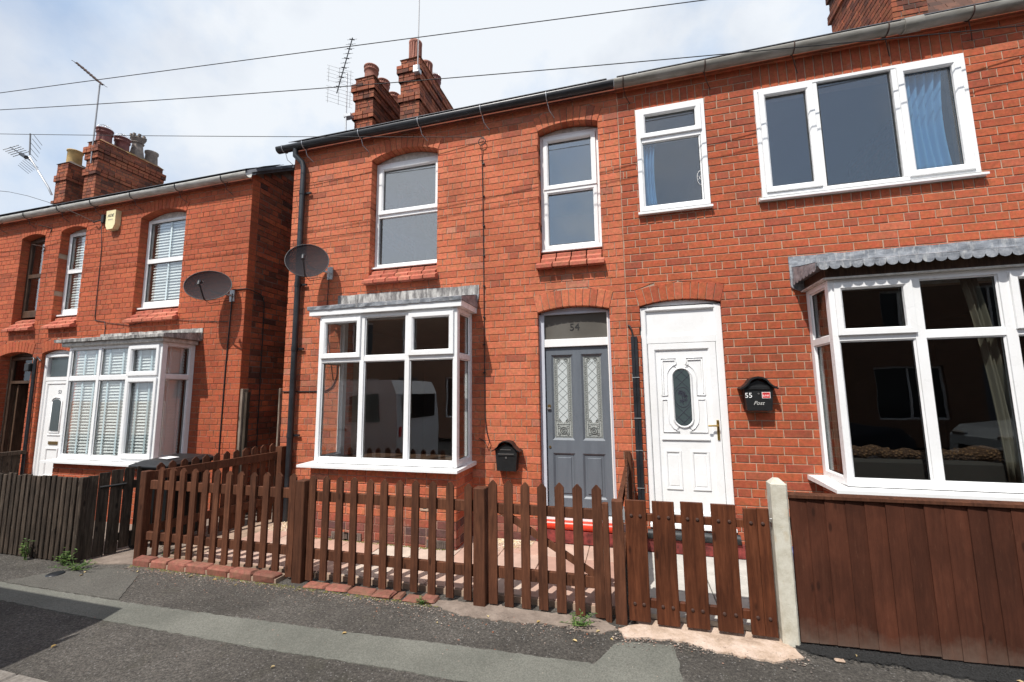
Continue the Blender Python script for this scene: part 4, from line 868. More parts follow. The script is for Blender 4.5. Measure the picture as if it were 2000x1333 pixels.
for k in range(-1, 9):
    for s_ in (1, -1):
        z0_ = 1.32 + k * .11
        for seg in range(1):
            xa, xb = .557 - s_ * .085, .557 + s_ * .085; za, zb = z0_, z0_ + .17
            if 1.40 < (za + zb) / 2 < 1.54 or 1.83 < (za + zb) / 2 < 1.96: e.tube([(xa, .047, za), (xb, .047, zb)], .0025, 4)
e.tube([(.557 + .082 * math.cos(t), .047, 1.68 + .11 * math.sin(t)) for t in [2 * PI * k / 24 for k in range(25)]], .003, 4)
e.tube([(.56, .046, 1.60), (.555, .046, 1.68), (.54, .046, 1.74)], .003, 4)
for (x, z) in ((.54, 1.745), (.575, 1.70), (.59, 1.69), (.53, 1.725), (.57, 1.73), (.545, 1.64), (.585, 1.65)):
    for k in range(5):
        a = 2 * PI * k / 5; e.prism([(x, z), (x + .018 * math.cos(a - .3), z + .018 * math.sin(a - .3)), (x + .024 * math.cos(a), z + .024 * math.sin(a)), (x + .018 * math.cos(a + .3), z + .018 * math.sin(a + .3))], .045, .048, F0)
e.build('etched_flower', 'print_black', d55)
MB().box(.880, .905, .022, .036, 1.225, 1.435, .003).tube([(.892, .03, 1.375), (.892, -.012, 1.375), (.88, -.015, 1.377), (.79, -.012, 1.375)], .009, 8).build('door_handle', 'brass', d55)
MB().box(.15, 1.0, -.02, .12, .30, .335, .004).build('threshold', 'upvc_white', H55)
m = MB(); m.tube([(.12, -.02, .235), (1.02, -.02, .235)], .05, 14).box(.12, 1.02, -.02, .1, .19, .28); m.build('door_step', 'paint_blackold', H55)
MB().box(.0, 1.75, -.03, .0, .05, .19, .006).build('painted_plinth', 'paint_redold', H55)
# chimney and steep tiled roof seen above the gutter of 55
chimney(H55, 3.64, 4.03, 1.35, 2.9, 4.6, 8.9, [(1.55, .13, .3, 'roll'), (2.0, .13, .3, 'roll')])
RT = MB(); P0 = Vector((3.38, 2.05, 6.7)); VU = Vector((.42, .42, .88)).normalized(); VX = Vector((1, .05, 0)).normalized(); NN = VX.cross(VU).normalized()
def rp(a, b, n): return P0 + VX * a + VU * b + NN * n
RT.add([rp(0, 0, -.12), rp(5, 0, -.12), rp(5, 4, -.12), rp(0, 4, -.12), rp(0, 0, -.05), rp(5, 0, -.05), rp(5, 4, -.05), rp(0, 4, -.05)], [(0, 3, 2, 1), (4, 5, 6, 7), (0, 1, 5, 4), (1, 2, 6, 5), (2, 3, 7, 6), (3, 0, 4, 7)])
rt = RT.build('tiled_roof', 'mortar_old', H55)
tl = MB().box(-.078, .078, -.006, .006, -.14, .13, .002)
tlm = tl.mesh('roof_tile', 'roof_tile'); base = wloc(rt); MR = Matrix((VX, -NN, VU)).transposed().to_euler(); TB = MB()
for j in range(33):
    for i in range(30):
        p = rp(.08 + i * .165 - (.0825 if j % 2 else 0), .1 + j * .12, -.02 - .0 + random.uniform(-.004, .004) - .012)
        if j > 4 and j < 16 and i < 16:
            o = bpy.data.objects.new('roof_tile', tlm); COL.objects.link(o); o.parent = rt; o.location = p - base; o.rotation_euler = (MR[0] + .08, MR[1] + random.uniform(-.02, .02), MR[2])
        else:
            for_ = [(p + VX * (a * .078) + VU * (b * .13)) for a, b in ((-1, -1), (1, -1), (1, 1), (-1, 1))]; TB.add(for_ + [v - NN * .012 for v in for_], [(0, 1, 2, 3), (7, 6, 5, 4), (0, 4, 5, 1), (1, 5, 6, 2), (2, 6, 7, 3), (3, 7, 4, 0)])
stuff(TB.build('tiles', 'roof_tile', rt))
for k in range(2):
    m = MB(); a = -.05 - .07 * k; q = [rp(a, 0, -.05), rp(a + .06, 0, -.05), rp(a + .06, 4, -.05), rp(a, 4, -.05)]; m.add(q + [v + NN * .1 for v in q], [(0, 1, 2, 3), (7, 6, 5, 4), (0, 4, 5, 1), (1, 5, 6, 2), (2, 6, 7, 3), (3, 7, 4, 0)]); m.build('verge_board', 'wood_darkframe', rt)

# ================================================================== HOUSE 53 (and 52 at the left edge)
H53 = thing('brick_house', (-7.8, 0, 0), 'left brick house with white blinds in its bay and a door numbered 53', 'house', 'brick terraced houses along the street')
ops53 = [opening(-7.90, -6.89, 2.975, 4.77, .10, .20), opening(-9.88, -9.228, 2.975, 4.76, .06, .20), opening(-10.0, -9.25, .2, 2.53, .055, .20), opening(-8.36, -6.52, .80, 2.5)]
ops52 = [opening(-10.965, -10.31, 2.975, 4.735, .06, .20), opening(-11.15, -10.25, .2, 2.52, .06, .20)]
r53 = int((5.2 - .02) / CO) + 1
core(H53, -10.15, -5.562, -.05, 5.23, ops53, 'mortar_dark', F0)
q53 = bond(-10.15, -5.55, .03, r53, ops53, hdr=1, seed=11); lay(H53, q53, 'brick_smooth', F0, .14, 300)
for op in ops53[:3]:
    for q, dy in voussoirs(op['arch']): m = MB(); brick_geo(m, q, dy, .14, F0); m.build('arch_brick', 'brick_smooth', H53)
# gable of old common brick
XG = XFR(-5.55); zg = lambda y: 5.20 + .63 * y
qs = [q for q in bond(.14, 6.3, .03, 100, [], hdr=2, seed=14, common=True, rough=.006) if q[0][3][1] < zg(min(q[0][0][0], 6.4 - q[0][1][0])) - .02 and q[0][3][1] < 7.2]
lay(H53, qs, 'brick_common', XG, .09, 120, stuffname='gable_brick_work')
m = MB(); m.add([(-5.557, .29, -.05), (-5.557, 6.3, -.05), (-5.557, 6.3, 5.2), (-5.557, 3.2, zg(3.2)), (-5.557, 0.02, 5.2), (-5.557, .02, -.05), (-5.75, .29, -.05), (-5.75, 6.3, -.05), (-5.75, 6.3, 5.2), (-5.75, 3.2, zg(3.2)), (-5.75, .02, 5.2), (-5.75, .02, -.05)], [(0, 1, 2, 3, 4, 5), (11, 10, 9, 8, 7, 6), (4, 3, 9, 10), (3, 2, 8, 9), (1, 7, 8, 2), (5, 4, 10, 11)]); m.build('gable_mortar', 'mortar_old', H53)
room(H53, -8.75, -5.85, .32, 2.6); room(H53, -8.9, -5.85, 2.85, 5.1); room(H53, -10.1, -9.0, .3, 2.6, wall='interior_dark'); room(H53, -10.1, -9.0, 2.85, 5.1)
roof(H53, -10.15, -5.47, 5.17, .63, y0=-.03)
v = MB()
for k in range(14): v.box(-5.56 + random.uniform(-.01, .01), -5.44 + random.uniform(-.015, .015), -.05 + k * .24, -.05 + k * .24 + .23, 0, .02)
vg = MB(); vg.add([(x, y, z + 5.235 + .63 * y) for x, y, z in v.v], v.f); vg.build('verge_slates', 'slate', H53)
MB().box(-10.15, -5.555, -.028, .02, 5.09, 5.2).build('eaves_course', 'brick_common', H53)
gutter(H53, -10.14, -5.52, 5.135, -.115, .062, 'gutter_pale', [-9.75, -8.9, -7.95, -6.95, -6.0], 'gutter_black', .012)
# windows 53
for (a, b, zt, op, g1, ss) in ((-7.899, -6.891, 4.765, ops53[0], .055, .10), (-9.879, -9.229, 4.755, ops53[1], .05, .08)):
    w = window(H53, a, b, 3.215, zt, [], XF(.125), .045, muls=[(a + .045, b - .045, 4.0, 4.075)], ww=(.05, .03, .12, .05))
    for (c, d) in ((3.335, 4.0), (4.075, zt - .05)):
        pane(w, a + .05, b - .03, c, d, .155, F0, 'glass'); g = MB(); gasket(g, a + .05, b - .03, c, d, .147, F0, .012); g.build('seal', 'rubber_black', w)
    MB().box(a - .02, b + .01, .06, .15, 3.20, 3.225).build('sill', 'upvc_white', w); segment_head(H53, op['arch'], .135, mat='upvc_grime_shade'); brick_sill(H53, a, b, 3.20, rows=3)
B53 = bay(H53, -8.41, -6.46, .835, 2.535, -.48, [(0, 0), (0, 0), (1, 1)], 2.04, (-7.735, -7.12), 'lead_weathered', mulw=.055, brickmat_='brick_smooth', plinth=False)
leadroof(B53, -8.62, -6.34, -.565, 2.645, 2.73, 'lead_weathered', .045, 8); MB().box(-8.52, -6.40, -.53, 0, 2.535, 2.60, .01).build('cornice', 'upvc_grime_shade', B53)
flash(B53, -8.57, -6.33, 2.70, 2.80, 'lead_weathered', seed=5); MB().box(-8.45, -6.33, -.03, 0, 2.62, 2.70).build('lead_apron', 'lead_weathered', B53); curl(B53, -6.33, 2.72, 2.58, -.5, 'lead_weathered')
# door 53
MB().ring(-9.999, -9.251, .28, 2.52, .06, .05, .12, F0).bar(-9.935, -9.31, 2.05, 2.115, .054, .115, F0).build('door_frame', 'upvc_white', H53)
MB().bar(-9.88, -9.33, 2.125, 2.46, .085, .09, F0).build('fanlight', 'glass_obscure', H53); segment_head(H53, ops53[2]['arch'], .06)
d53 = MB().ring(-9.93, -9.30, .31, 2.045, .06, .06, .1, F0).bar(-9.87, -9.36, .37, 1.985, .075, .095, F0).build('front_door', 'upvc_white', H53)
ap = [(-9.70, 1.19), (-9.50, 1.19), (-9.50, 1.66)] + [(-9.60 + .10 * math.cos(PI * k / 8), 1.66 + .07 * math.sin(PI * k / 8)) for k in range(9)] + [(-9.70, 1.66)]
MB().prism(ap, .062, .07, F0).build('arched_light', 'glass_obscure', d53)
m = MB(); mould(m, [(x + (.03 if x > -9.6 else -.03), z + (.03 if z > 1.5 else -.03)) for x, z in ap], .072, .02); m.box(-9.76, -9.42, .062, .076, 1.11, 1.13).ring(-9.75, -9.44, .42, .90, .03, .06, .075, F0, bev=.01); m.build('door_moulding', 'upvc_white', d53)
MB().box(-9.70, -9.47, .062, .076, .955, 1.01, .003).build('letter_plate', 'brass_old', d53); text(d53, '53', .085, (-9.56, .072, 1.85), 'print_black')
MB().box(-10.02, -9.24, -.02, .1, .2, .28).build('threshold', 'concrete_path', H53)

H52 = thing('brick_house', (-12.5, 0, 0), 'brick house cut by the left edge with a brown sash window upstairs', 'house', 'brick terraced houses along the street')
core(H52, -15.5, -10.15, -.05, 5.23, ops52, 'mortar_dark', F0); q52 = bond(-15.5, -10.15, .03, r53, ops52, hdr=1, seed=21); lay(H52, q52, 'brick_smooth', F0, .14, 150)
for op in ops52:
    for q, dy in voussoirs(op['arch']): m = MB(); brick_geo(m, q, dy, .14, F0); m.build('arch_brick', 'brick_smooth', H52)
roof(H52, -15.5, -10.152, 5.17, .63, y0=-.03); MB().box(-15.5, -10.152, -.028, .02, 5.09, 5.2).build('eaves_course', 'brick_common', H52)
gutter(H52, -15.5, -10.14, 5.123, -.115, .062, 'gutter_pale', [-11.5, -10.65], 'gutter_black', .012)
w = window(H52, -10.964, -10.311, 3.24, 4.735, [], XF(.12), .05, muls=[(-10.91, -10.365, 4.0, 4.07)], mat='wood_darkframe', ww=(.05, .04, .13, .05))
for (c, d) in ((3.37, 4.0), (4.07, 4.685)): pane(w, -10.91, -10.355, c, d, .15, F0, 'glass_up')
segment_head(H52, ops52[0]['arch'], .13, mat='wood_darkframe'); brick_sill(H52, -10.96, -10.31, 3.20, rows=3)
MB().ring(-11.14, -10.26, .25, 2.51, .06, .15, .22, F0).bar(-11.08, -10.32, 2.02, 2.07, .15, .22, F0).build('door_frame', 'wood_darkframe', H52); MB().bar(-11.08, -10.32, 2.07, 2.45, .18, .186, F0).build('fanlight', 'glass_dark', H52)
segment_head(H52, ops52[1]['arch'], .16, mat='wood_darkframe'); MB().box(-10.86, -10.64, .6, .64, .28, 1.98).build('inner_door', 'interior_cream', H52); MB().box(-10.98, -10.94, .2, .9, .28, 2.0).build('front_door', 'wood_darkframe', H52)
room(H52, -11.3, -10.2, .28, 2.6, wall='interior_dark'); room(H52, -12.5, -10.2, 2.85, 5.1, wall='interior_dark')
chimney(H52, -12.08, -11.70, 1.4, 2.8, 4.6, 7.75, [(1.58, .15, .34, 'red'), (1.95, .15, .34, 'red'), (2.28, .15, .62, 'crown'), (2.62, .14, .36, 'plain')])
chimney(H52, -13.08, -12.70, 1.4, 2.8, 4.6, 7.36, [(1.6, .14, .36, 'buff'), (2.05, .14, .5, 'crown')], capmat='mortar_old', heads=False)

# ================================================================== BLINDS, CURTAINS
def blind(x0, x1, z0, z1, y, pitch, tapes, label, group=None, xf=None, tilt=.98, skip=.0):
    f = xf or XF(y); t = thing('window_blind', f((x0 + x1) / 2, 0, z0), label, 'blind', group); n = int((z1 - z0) / pitch); m = MB(); hw = pitch * .60
    for i in range(n):
        z = z1 - (i + .5) * pitch; dz = hw * math.sin(tilt + random.uniform(-.05, .05)) ; dd = hw * math.cos(tilt)
        a = [f(x0, -dd, z - dz), f(x1, -dd, z - dz), f(x1, dd, z + dz), f(x0, dd, z + dz)]; m.add(a + [(p[0], p[1], p[2] + .003) for p in a], [(0, 3, 2, 1), (4, 5, 6, 7), (0, 1, 5, 4), (1, 2, 6, 5), (2, 3, 7, 6), (3, 0, 4, 7)])
    stuff(m.build('slats', 'blind_white', t)); MB().bar(x0, x1, z1, z1 + .04, -.03, .03, f).build('headrail', 'blind_white', t)
    for u in tapes: MB().bar(u - .016, u + .016, z0, z1, -hw * .95 - .004, -hw * .95 - .002, f).build('ladder_tape', 'blind_tape', t)
blind(-8.30, -7.75, .87, 2.47, -.415, .045, [-8.10, -7.86], 'white slatted blind behind the leftmost light of the bay beside door 53', 'blinds in the bay of house 53')
blind(-7.70, -7.14, .87, 2.47, -.415, .045, [-7.56, -7.28], 'white slatted blind behind the middle light of the bay beside door 53', 'blinds in the bay of house 53')
blind(-7.06, -6.60, .87, 2.47, -.405, .045, [-6.95, -6.72], 'white slatted blind behind the opening sash of the bay beside door 53', 'blinds in the bay of house 53')
blind(-.36, -.08, .87, 2.47, 0, .045, [-.3, -.14], 'slatted blind seen through the side light of the bay of house 53', 'blinds in the bay of house 53', xf=XFR(-6.57))
blind(-7.76, -6.90, 3.34, 4.72, .185, .05, [-7.4], 'white shutter blind in the wide upper window of the left house', 'blinds in the upper windows of house 53', tilt=1.1)
blind(-9.74, -9.25, 3.34, 4.70, .185, .05, [-9.5], 'white shutter blind in the narrow upper window of the left house', 'blinds in the upper windows of house 53', tilt=1.05)
def curtain(x0, x1, z0, z1, y, mat, label, folds, amp=.03, lean=0., name='curtain'):
    m = MB(); nu = folds * 8; nz = 10; vs = []
    for j in range(nz + 1):
        t = j / nz; z = z0 + (z1 - z0) * t
        for i in range(nu + 1):
            s_ = i / nu; w_ = x0 + (x1 - x0) * s_ * (1 - .12 * math.sin(PI * t)) + lean * t * t
            vs.append((w_, y + amp * math.sin(2 * PI * folds * s_ + .6 * math.sin(3 * s_ + t)) + .012 * math.sin(9 * s_ + 4 * t), z + (.015 * math.sin(7 * s_) if j == 0 else 0)))
    k = nu + 1; m.add(vs, [[j * k + i, j * k + i + 1, (j + 1) * k + i + 1, (j + 1) * k + i] for j in range(nz) for i in range(nu)], True)
    o = m.build(name, mat); md = o.modifiers.new('thick', 'SOLIDIFY'); md.thickness = .003; return tag(o, label, 'curtain')
curtain(2.84, 3.24, 3.90, 5.0, .07, 'curtain_blue', 'light blue curtain bunched in the right light of the wide upper window', 6)
curtain(.265, .41, 3.9, 4.66, .06, 'curtain_blue', 'narrow light blue curtain in the small upper window above the white door', 4, .02)
curtain(3.04, 3.15, .95, 2.72, -.36, 'curtain_cream', 'cream curtain hanging inside the bay window beside the white door', 3, .025, lean=-.15)
curtain(1.90, 1.99, .95, 2.72, -.12, 'curtain_cream', 'cream curtain edge inside the left side light of the right bay window', 3, .02)
for i, (a, b, lab) in enumerate(((1.93, 2.30, 'brown knitted cushion at the left end of the sill inside the right bay'), (2.22, 2.58, 'flatter brown knitted cushion second from the left inside the right bay'), (2.56, 2.80, 'sagging brown knitted cushion behind the mullion of the right bay'), (2.78, 3.25, 'thick rolled brown knitted cushion beside the cream curtain in the right bay'))):
    m = MB(); r = (.062, .05, .052, .072)[i]; n = 10; pts = [(a + (b - a) * k / n, -.20 + .01 * math.sin(k), 1.16 + .012 * math.sin(k * 1.3 + i) - (.012 if i in (1, 2) else 0)) for k in range(n + 1)]
    m.tube(pts, [r * (.55 + .45 * math.sin(PI * (k + .9) / (n + 1.8)) ** .5) for k in range(n + 1)], 12); tag(m.build('cushion', 'knit_brown'), lab, 'cushion', 'brown cushions in the right bay window')
sofa = thing('sofa', (2.6, 0, .32), 'dark sofa standing inside the right bay window behind the glass', 'sofa'); MB().box(1.93, 3.3, -.28, -.12, .9, 1.11, .03).build('backrest', 'interior_dark', sofa); MB().box(1.93, 3.3, .0, .7, .35, .75, .05).build('seat', 'interior_dark', sofa)

# ================================================================== FENCES AND GATES
def picket(parent, x, y0, z0, z1, w=.070, t=.022, mat='wood_brown', name='picket', lean=0., ty=0.):
    """pointed pale"""
    w *= random.uniform(.95, 1.05); h = z1 - z0; hw = w / 2; m = MB(); P = [(-hw, 0), (hw, 0), (hw, h - hw * .95), (.006, h), (-.006, h), (-hw, h - hw * .95)]
    m.prism(P, -t / 2, t / 2, lambda u, d, z: (u, d, z))
    o = bpy.data.objects.new(name, m.mesh(name, mat)); COL.objects.link(o); o.parent = parent; o.location = Vector((x, y0, z0)) - wloc(parent); o.rotation_euler = (random.uniform(-.008, .008), lean, ty + random.uniform(-.03, .03)); return o
def post(parent, x, y, z1, w=.105, mat='wood_brown', z0=-.02, name='post', d=None):
    d = d or w; return MB().box(x - w / 2, x + w / 2, y - d / 2, y + d / 2, z0, z1, .006).build(name, mat, parent)
FY = -1.42
F1 = thing('picket_fence', (-4.1, FY, 0), 'brown picket fence panel standing on the brick edging, nearest the wheelie bin', 'picket fence', 'brown picket fence panels')
for x in (-4.955, -4.786, -4.632, -4.480, -4.328, -4.172, -4.015, -3.858, -3.698, -3.540, -3.383): picket(F1, x, FY - .011, random.uniform(.06, .085), .985 + random.uniform(-.006, .006), lean=random.uniform(-.006, .006))
picket(F1, -3.222, FY - .011, .03, .985); picket(F1, -5.10, FY - .011, .03, .985) if False else None
MB().box(-5.12, -3.10, FY, FY + .035, .745, .84, .004).build('rail', 'wood_brown', F1); MB().box(-5.12, -3.10, FY, FY + .035, .215, .30, .004).build('rail', 'wood_brown', F1)
post(F1, -5.205, -1.40, .935, .085, name='post'); post(F1, -3.10, -1.425, .93, .105)
F2 = thing('picket_fence', (-2.2, FY, 0), 'brown picket fence panel in front of the bay window of the grey door house', 'picket fence', 'brown picket fence panels')
for x in (-2.990, -2.836, -2.680, -2.526, -2.364, -2.208, -2.054, -1.896, -1.726, -1.556, -1.392): picket(F2, x, FY - .011, random.uniform(.015, .035), .97 + random.uniform(-.006, .008), lean=random.uniform(-.006, .006))
MB().box(-3.045, -1.33, FY, FY + .035, .735, .825, .004).build('rail', 'wood_brown', F2); MB().box(-3.045, -1.33, FY, FY + .035, .205, .295, .004).build('rail', 'wood_brown', F2)
post(F2, -1.275, -1.425, .945, .105)
G1 = thing('picket_gate', (-.7, FY, 0), 'brown picket gate with a diagonal brace in front of the grey front door', 'gate')
for x in (-1.165, -1.028, -.884, -.740, -.594, -.448, -.293): picket(G1, x, FY - .011, random.uniform(.012, .03), 1.005 + random.uniform(-.006, .006), w=.076)
MB().box(-1.20, -.245, FY, FY + .035, .735, .815, .004).build('rail', 'wood_brown', G1); MB().box(-1.20, -.245, FY, FY + .035, .215, .305, .004).build('rail', 'wood_brown', G1)
MB().prism([(-1.12, .735), (-1.02, .735), (-.26, .305), (-.36, .305)], .002, .03, XF(FY)).build('brace', 'wood_brown', G1)
tag(MB().box(-.252, -.205, -1.46, -1.41, -.02, .875, .004).build('gate_post', 'wood_brown'), 'thin rough timber post the picket gate closes against', 'post')
tag(MB().box(-.178, -.092, -1.47, -1.385, -.02, .90, .005).build('gate_post', 'wood_brown'), 'square brown timber post carrying the hinges of the wide board gate', 'post')
G2 = thing('board_gate', (.42, -1.45, 0), 'reddish brown gate of five wide flat topped boards in front of the white door', 'gate')
tops = [.912, .912, .918, .915, .902]; bots = [.035, .030, .035, .038, .040]
for k, ((a, b), zt, zb) in enumerate(zip(((-.077, .079), (.124, .284), (.329, .487), (.540, .704), (.755, .922)), tops, bots)):
    m = MB().box(a, b, -1.462, -1.440, zb, zt, .003)
    if k == 4: m = MB().box(a, .842, -1.462, -1.440, zb, zt - .005, .003).box(.8435, b, -1.462, -1.440, zb, zt, .003)
    bd = m.build('board', 'wood_gate', G2)
    for bx in (a + .045, b - .045):
        for bz in (.798, .16):
            MB().lathe([(0, -.007), (.007, -.006), (.011, -.001), (.011, .004)], (0, 0, 0), 10)
            h_ = MB(); h_.tube([(bx, -1.462, bz), (bx, -1.468, bz), (bx, -1.471, bz)], [.012, .012, .006], 10); h_.build('bolt_head', 'iron_rust', G2)
MB().box(-.08, .925, -1.44, -1.405, .755, .81, .003).build('rail', 'wood_gate', G2); MB().box(-.08, .925, -1.44, -1.405, .13, .19, .003).build('rail', 'wood_gate', G2)
hg = MB(); hg.tube([(-.088, -1.455, .74), (-.088, -1.455, .86)], .008, 8).box(-.10, -.079, -1.468, -1.462, .76, .84); hg.build('hinge', 'zinc', G2)
lt = MB(); lt.tube([(.915, -1.43, .825), (.985, -1.43, .825)], .006, 8); lt.build('latch_bolt', 'zinc', G2)
# concrete post
m = MB(); a, b, c, d = .945, 1.052, -1.47, -1.35; zt = 1.075; e = .012
P = [(a + e, c), (b - e, c), (b, c + e), (b, d - e), (b - e, d), (a + e, d), (a, d - e), (a, c + e)]; n = 8
m.add([(x, y, -.03) for x, y in P] + [(x, y, zt) for x, y in P] + [((x - (a + b) / 2) * .35 + (a + b) / 2, (y - (c + d) / 2) * .35 + (c + d) / 2, zt + .035) for x, y in P], [[i, (i + 1) % n, (i + 1) % n + n, i + n] for i in range(n)] + [[i + n, (i + 1) % n + n, (i + 1) % n + 2 * n, i + 2 * n] for i in range(n)] + [list(range(2 * n, 3 * n))])
cp = tag(m.build('concrete_post', 'concrete_post'), 'pale concrete fence post with a pointed top beside the wide board gate', 'post'); MB().box(.938, .946, -1.43, -1.41, .77, .80).build('latch_plate', 'iron_rust', cp)
# close board panel on the right: featheredge boards, slightly angled to the street
PF = thing('board_fence', (2.5, -1.4, 0), 'dark brown closeboard fence of overlapping vertical boards below the right bay window', 'fence')
ang = .014; x = 1.062; k = 0
while x < 5.4:
    w_ = random.uniform(.105, .13); zb = .03 + random.uniform(-.004, .006); y = -1.435 + (x - 1.06) * ang
    o = MB().add([(0, -.012, zb), (w_ + .012, -.003, zb), (w_ + .012, .004, zb), (0, .006, zb), (0, -.012, .985), (w_ + .012, -.003, .985), (w_ + .012, .004, .985), (0, .006, .985)], [(0, 3, 2, 1), (4, 5, 6, 7), (0, 1, 5, 4), (1, 2, 6, 5), (2, 3, 7, 6), (3, 0, 4, 7)])
    ob = bpy.data.objects.new('board', o.mesh('board', 'wood_panel')); COL.objects.link(ob); ob.parent = PF; ob.location = Vector((x, y, 0)) - PF.location; ob.rotation_euler = (random.uniform(-.003, .003), random.uniform(-.004, .004), ang); x += w_
m = MB(); m.add([(1.055, -1.462, .985), (5.5, -1.40, .985), (5.5, -1.35, .985), (1.055, -1.40, .985), (1.055, -1.462, 1.005), (5.5, -1.40, 1.005), (5.5, -1.35, 1.015), (1.055, -1.40, 1.015)], [(0, 3, 2, 1), (4, 5, 6, 7), (0, 1, 5, 4), (1, 2, 6, 5), (2, 3, 7, 6), (3, 0, 4, 7)]).build('capping_rail', 'wood_brown', PF)
MB().box(1.06, 5.4, -1.40, -1.36, .2, .28).box(1.06, 5.4, -1.40, -1.36, .75, .83).build('rail', 'wood_panel', PF)
# side picket fence between 53 and 54, running back to the wall
F3 = thing('picket_fence', (-4.9, -.7, 0), 'brown picket fence seen from behind, running back from the bin to the drainpipe', 'picket fence', 'brown picket fence panels')
A_ = Vector((-5.19, -1.36, 0)); B_ = Vector((-4.70, -.06, 0)); D_ = (B_ - A_).normalized(); L_ = (B_ - A_).length; an = math.atan2(D_.y, D_.x)
for k in range(12):
    p = A_ + D_ * (.08 + k * (L_ - .12) / 11.5) + Vector((-D_.y, D_.x, 0)) * .03; h0 = .95 + .09 * k / 11
    o = picket(F3, p.x, p.y, .09, h0 + .055, mat='wood_brown', ty=an)
def railab(parent, A, B, z0, z1, dz, th=.035):
    n = Vector((-(B - A).normalized().y, (B - A).normalized().x, 0)) * th / 2; vs = [A - n, B - n, B + n, A + n]
    return MB().add([(v.x, v.y, z0 + (dz if i in (1, 2) else 0)) for i, v in enumerate(vs)] + [(v.x, v.y, z1 + (dz if i in (1, 2) else 0)) for i, v in enumerate(vs)], [(0, 3, 2, 1), (4, 5, 6, 7), (0, 1, 5, 4), (1, 2, 6, 5), (2, 3, 7, 6), (3, 0, 4, 7)]).build('rail', 'wood_brown', parent)
railab(F3, A_, B_, .83, .925, .06); railab(F3, A_, B_, .26, .35, .05); MB().box(-4.73, -4.63, -.11, -.015, 0, 1.05).build('post', 'wood_brown', F3)
# boundary fence between 54 and 55
F4 = thing('board_fence', (-.06, -.7, 0), 'low brown board fence between the front gardens of the grey and white doors', 'fence')
y = -1.30; 
for k in range(13):
    z1 = .92 + .12 * (k / 12.) ** 1.2; o = MB().box(-.075, -.058, y, y + .094, .07, z1 + random.uniform(-.006, .006), .002).build('board', 'wood_brown', F4); y += .1
m = MB(); m.add([(-.14, -1.36, .80), (-.10, -1.36, .80), (-.04, -.02, .90), (-.08, -.02, .90), (-.14, -1.36, .88), (-.10, -1.36, .88), (-.04, -.02, .98), (-.08, -.02, .98)], [(0, 3, 2, 1), (4, 5, 6, 7), (0, 1, 5, 4), (1, 2, 6, 5), (2, 3, 7, 6), (3, 0, 4, 7)]).build('rail', 'wood_brown', F4)
MB().box(-.15, -.105, -1.36, -.05, .16, .235).build('rail', 'wood_brown', F4); MB().box(-.09, -.02, -.09, -.015, 0, 1.10, .004).build('post', 'wood_brown', F4)
# 53: old dark slatted fence and gate
F5 = thing('slat_fence', (-6.6, -1.65, 0), 'old blackish slatted timber fence at the left edge in front of the white blinds', 'fence')
x = -9.3
while x < -5.80:
    w_ = .060; picket_ = MB().box(x - w_ / 2, x + w_ / 2, -1.672, -1.650, .012, .905 + random.uniform(-.012, .012) - .02, .005).build('slat', 'wood_old', F5); picket_.rotation_euler = (0, random.uniform(-.0008, .0008), 0); x += .0835
x = -9.26
while x < -5.86: MB().box(x - .03, x + .03, -1.61, -1.595, .02, .86).build('slat', 'wood_old', F5); x += .0835
MB().box(-9.3, -5.76, -1.65, -1.61, .70, .77).build('rail', 'wood_old', F5); MB().box(-9.3, -5.76, -1.65, -1.61, .2, .27).build('rail', 'wood_old', F5)
MB().box(-5.80, -5.735, -1.68, -1.62, -.02, .89, .005).build('post', 'wood_old', F5)
G3 = thing('timber_gate', (-5.65, -1.4, 0), 'old dark timber gate folded back beside the black wheelie bin', 'gate')
A_ = Vector((-5.765, -1.615, 0)); D_ = Vector((.19, .43, 0)).normalized()
for k in range(8):
    s0 = (.0, .09, .19, .30, .41, .52, .63, .74)[k]; w_ = (.085, .09, .10, .085, .085, .085, .085, .085)[k]; p = A_ + D_ * s0; z0_ = .02 if k < 3 else .06
    q = p + D_ * w_; nn = Vector((-D_.y, D_.x, 0)) * .011; vs = [p - nn, q - nn, q + nn, p + nn]; zt = .90 + .012 * k + random.uniform(-.008, .008)
    MB().add([(v.x, v.y, z0_) for v in vs] + [(v.x, v.y, zt) for v in vs], [(0, 3, 2, 1), (4, 5, 6, 7), (0, 1, 5, 4), (1, 2, 6, 5), (2, 3, 7, 6), (3, 0, 4, 7)]).build('board', 'wood_old', G3)
off = Vector((-D_.y, D_.x, 0)) * .03
for (za, zb) in ((.70, .79), (.14, .22)):
    p = A_ + D_ * .2 + off; q = A_ + D_ * .84 + off; nn = off.normalized() * .018; vs = [p - nn, q - nn, q + nn, p + nn]
    MB().add([(v.x, v.y, za) for v in vs] + [(v.x, v.y, zb) for v in vs], [(0, 3, 2, 1), (4, 5, 6, 7), (0, 1, 5, 4), (1, 2, 6, 5), (2, 3, 7, 6), (3, 0, 4, 7)]).build('rail', 'wood_old', G3)
p = A_ + D_ * .10 - off * .8; q = A_ + D_ * .32 - off * .8; MB().tube([(p.x, p.y, .76), (q.x, q.y, .765)], .013, 4).build('hinge', 'rubber_black', G3)
# garden divider of 52/53
D5 = thing('board_fence', (-9.9, -.8, 0), 'low dark board fence running back to the wall at the far left edge', 'fence')
for k in range(14): MB().box(-10.11, -10.09, -1.6 + k * .11, -1.6 + k * .11 + .1, .02, .80 + .003 * k).build('board', 'wood_old', D5)
MB().box(-10.15, -10.05, -1.6, -.02, .80, .86).build('capping', 'wood_old', D5)
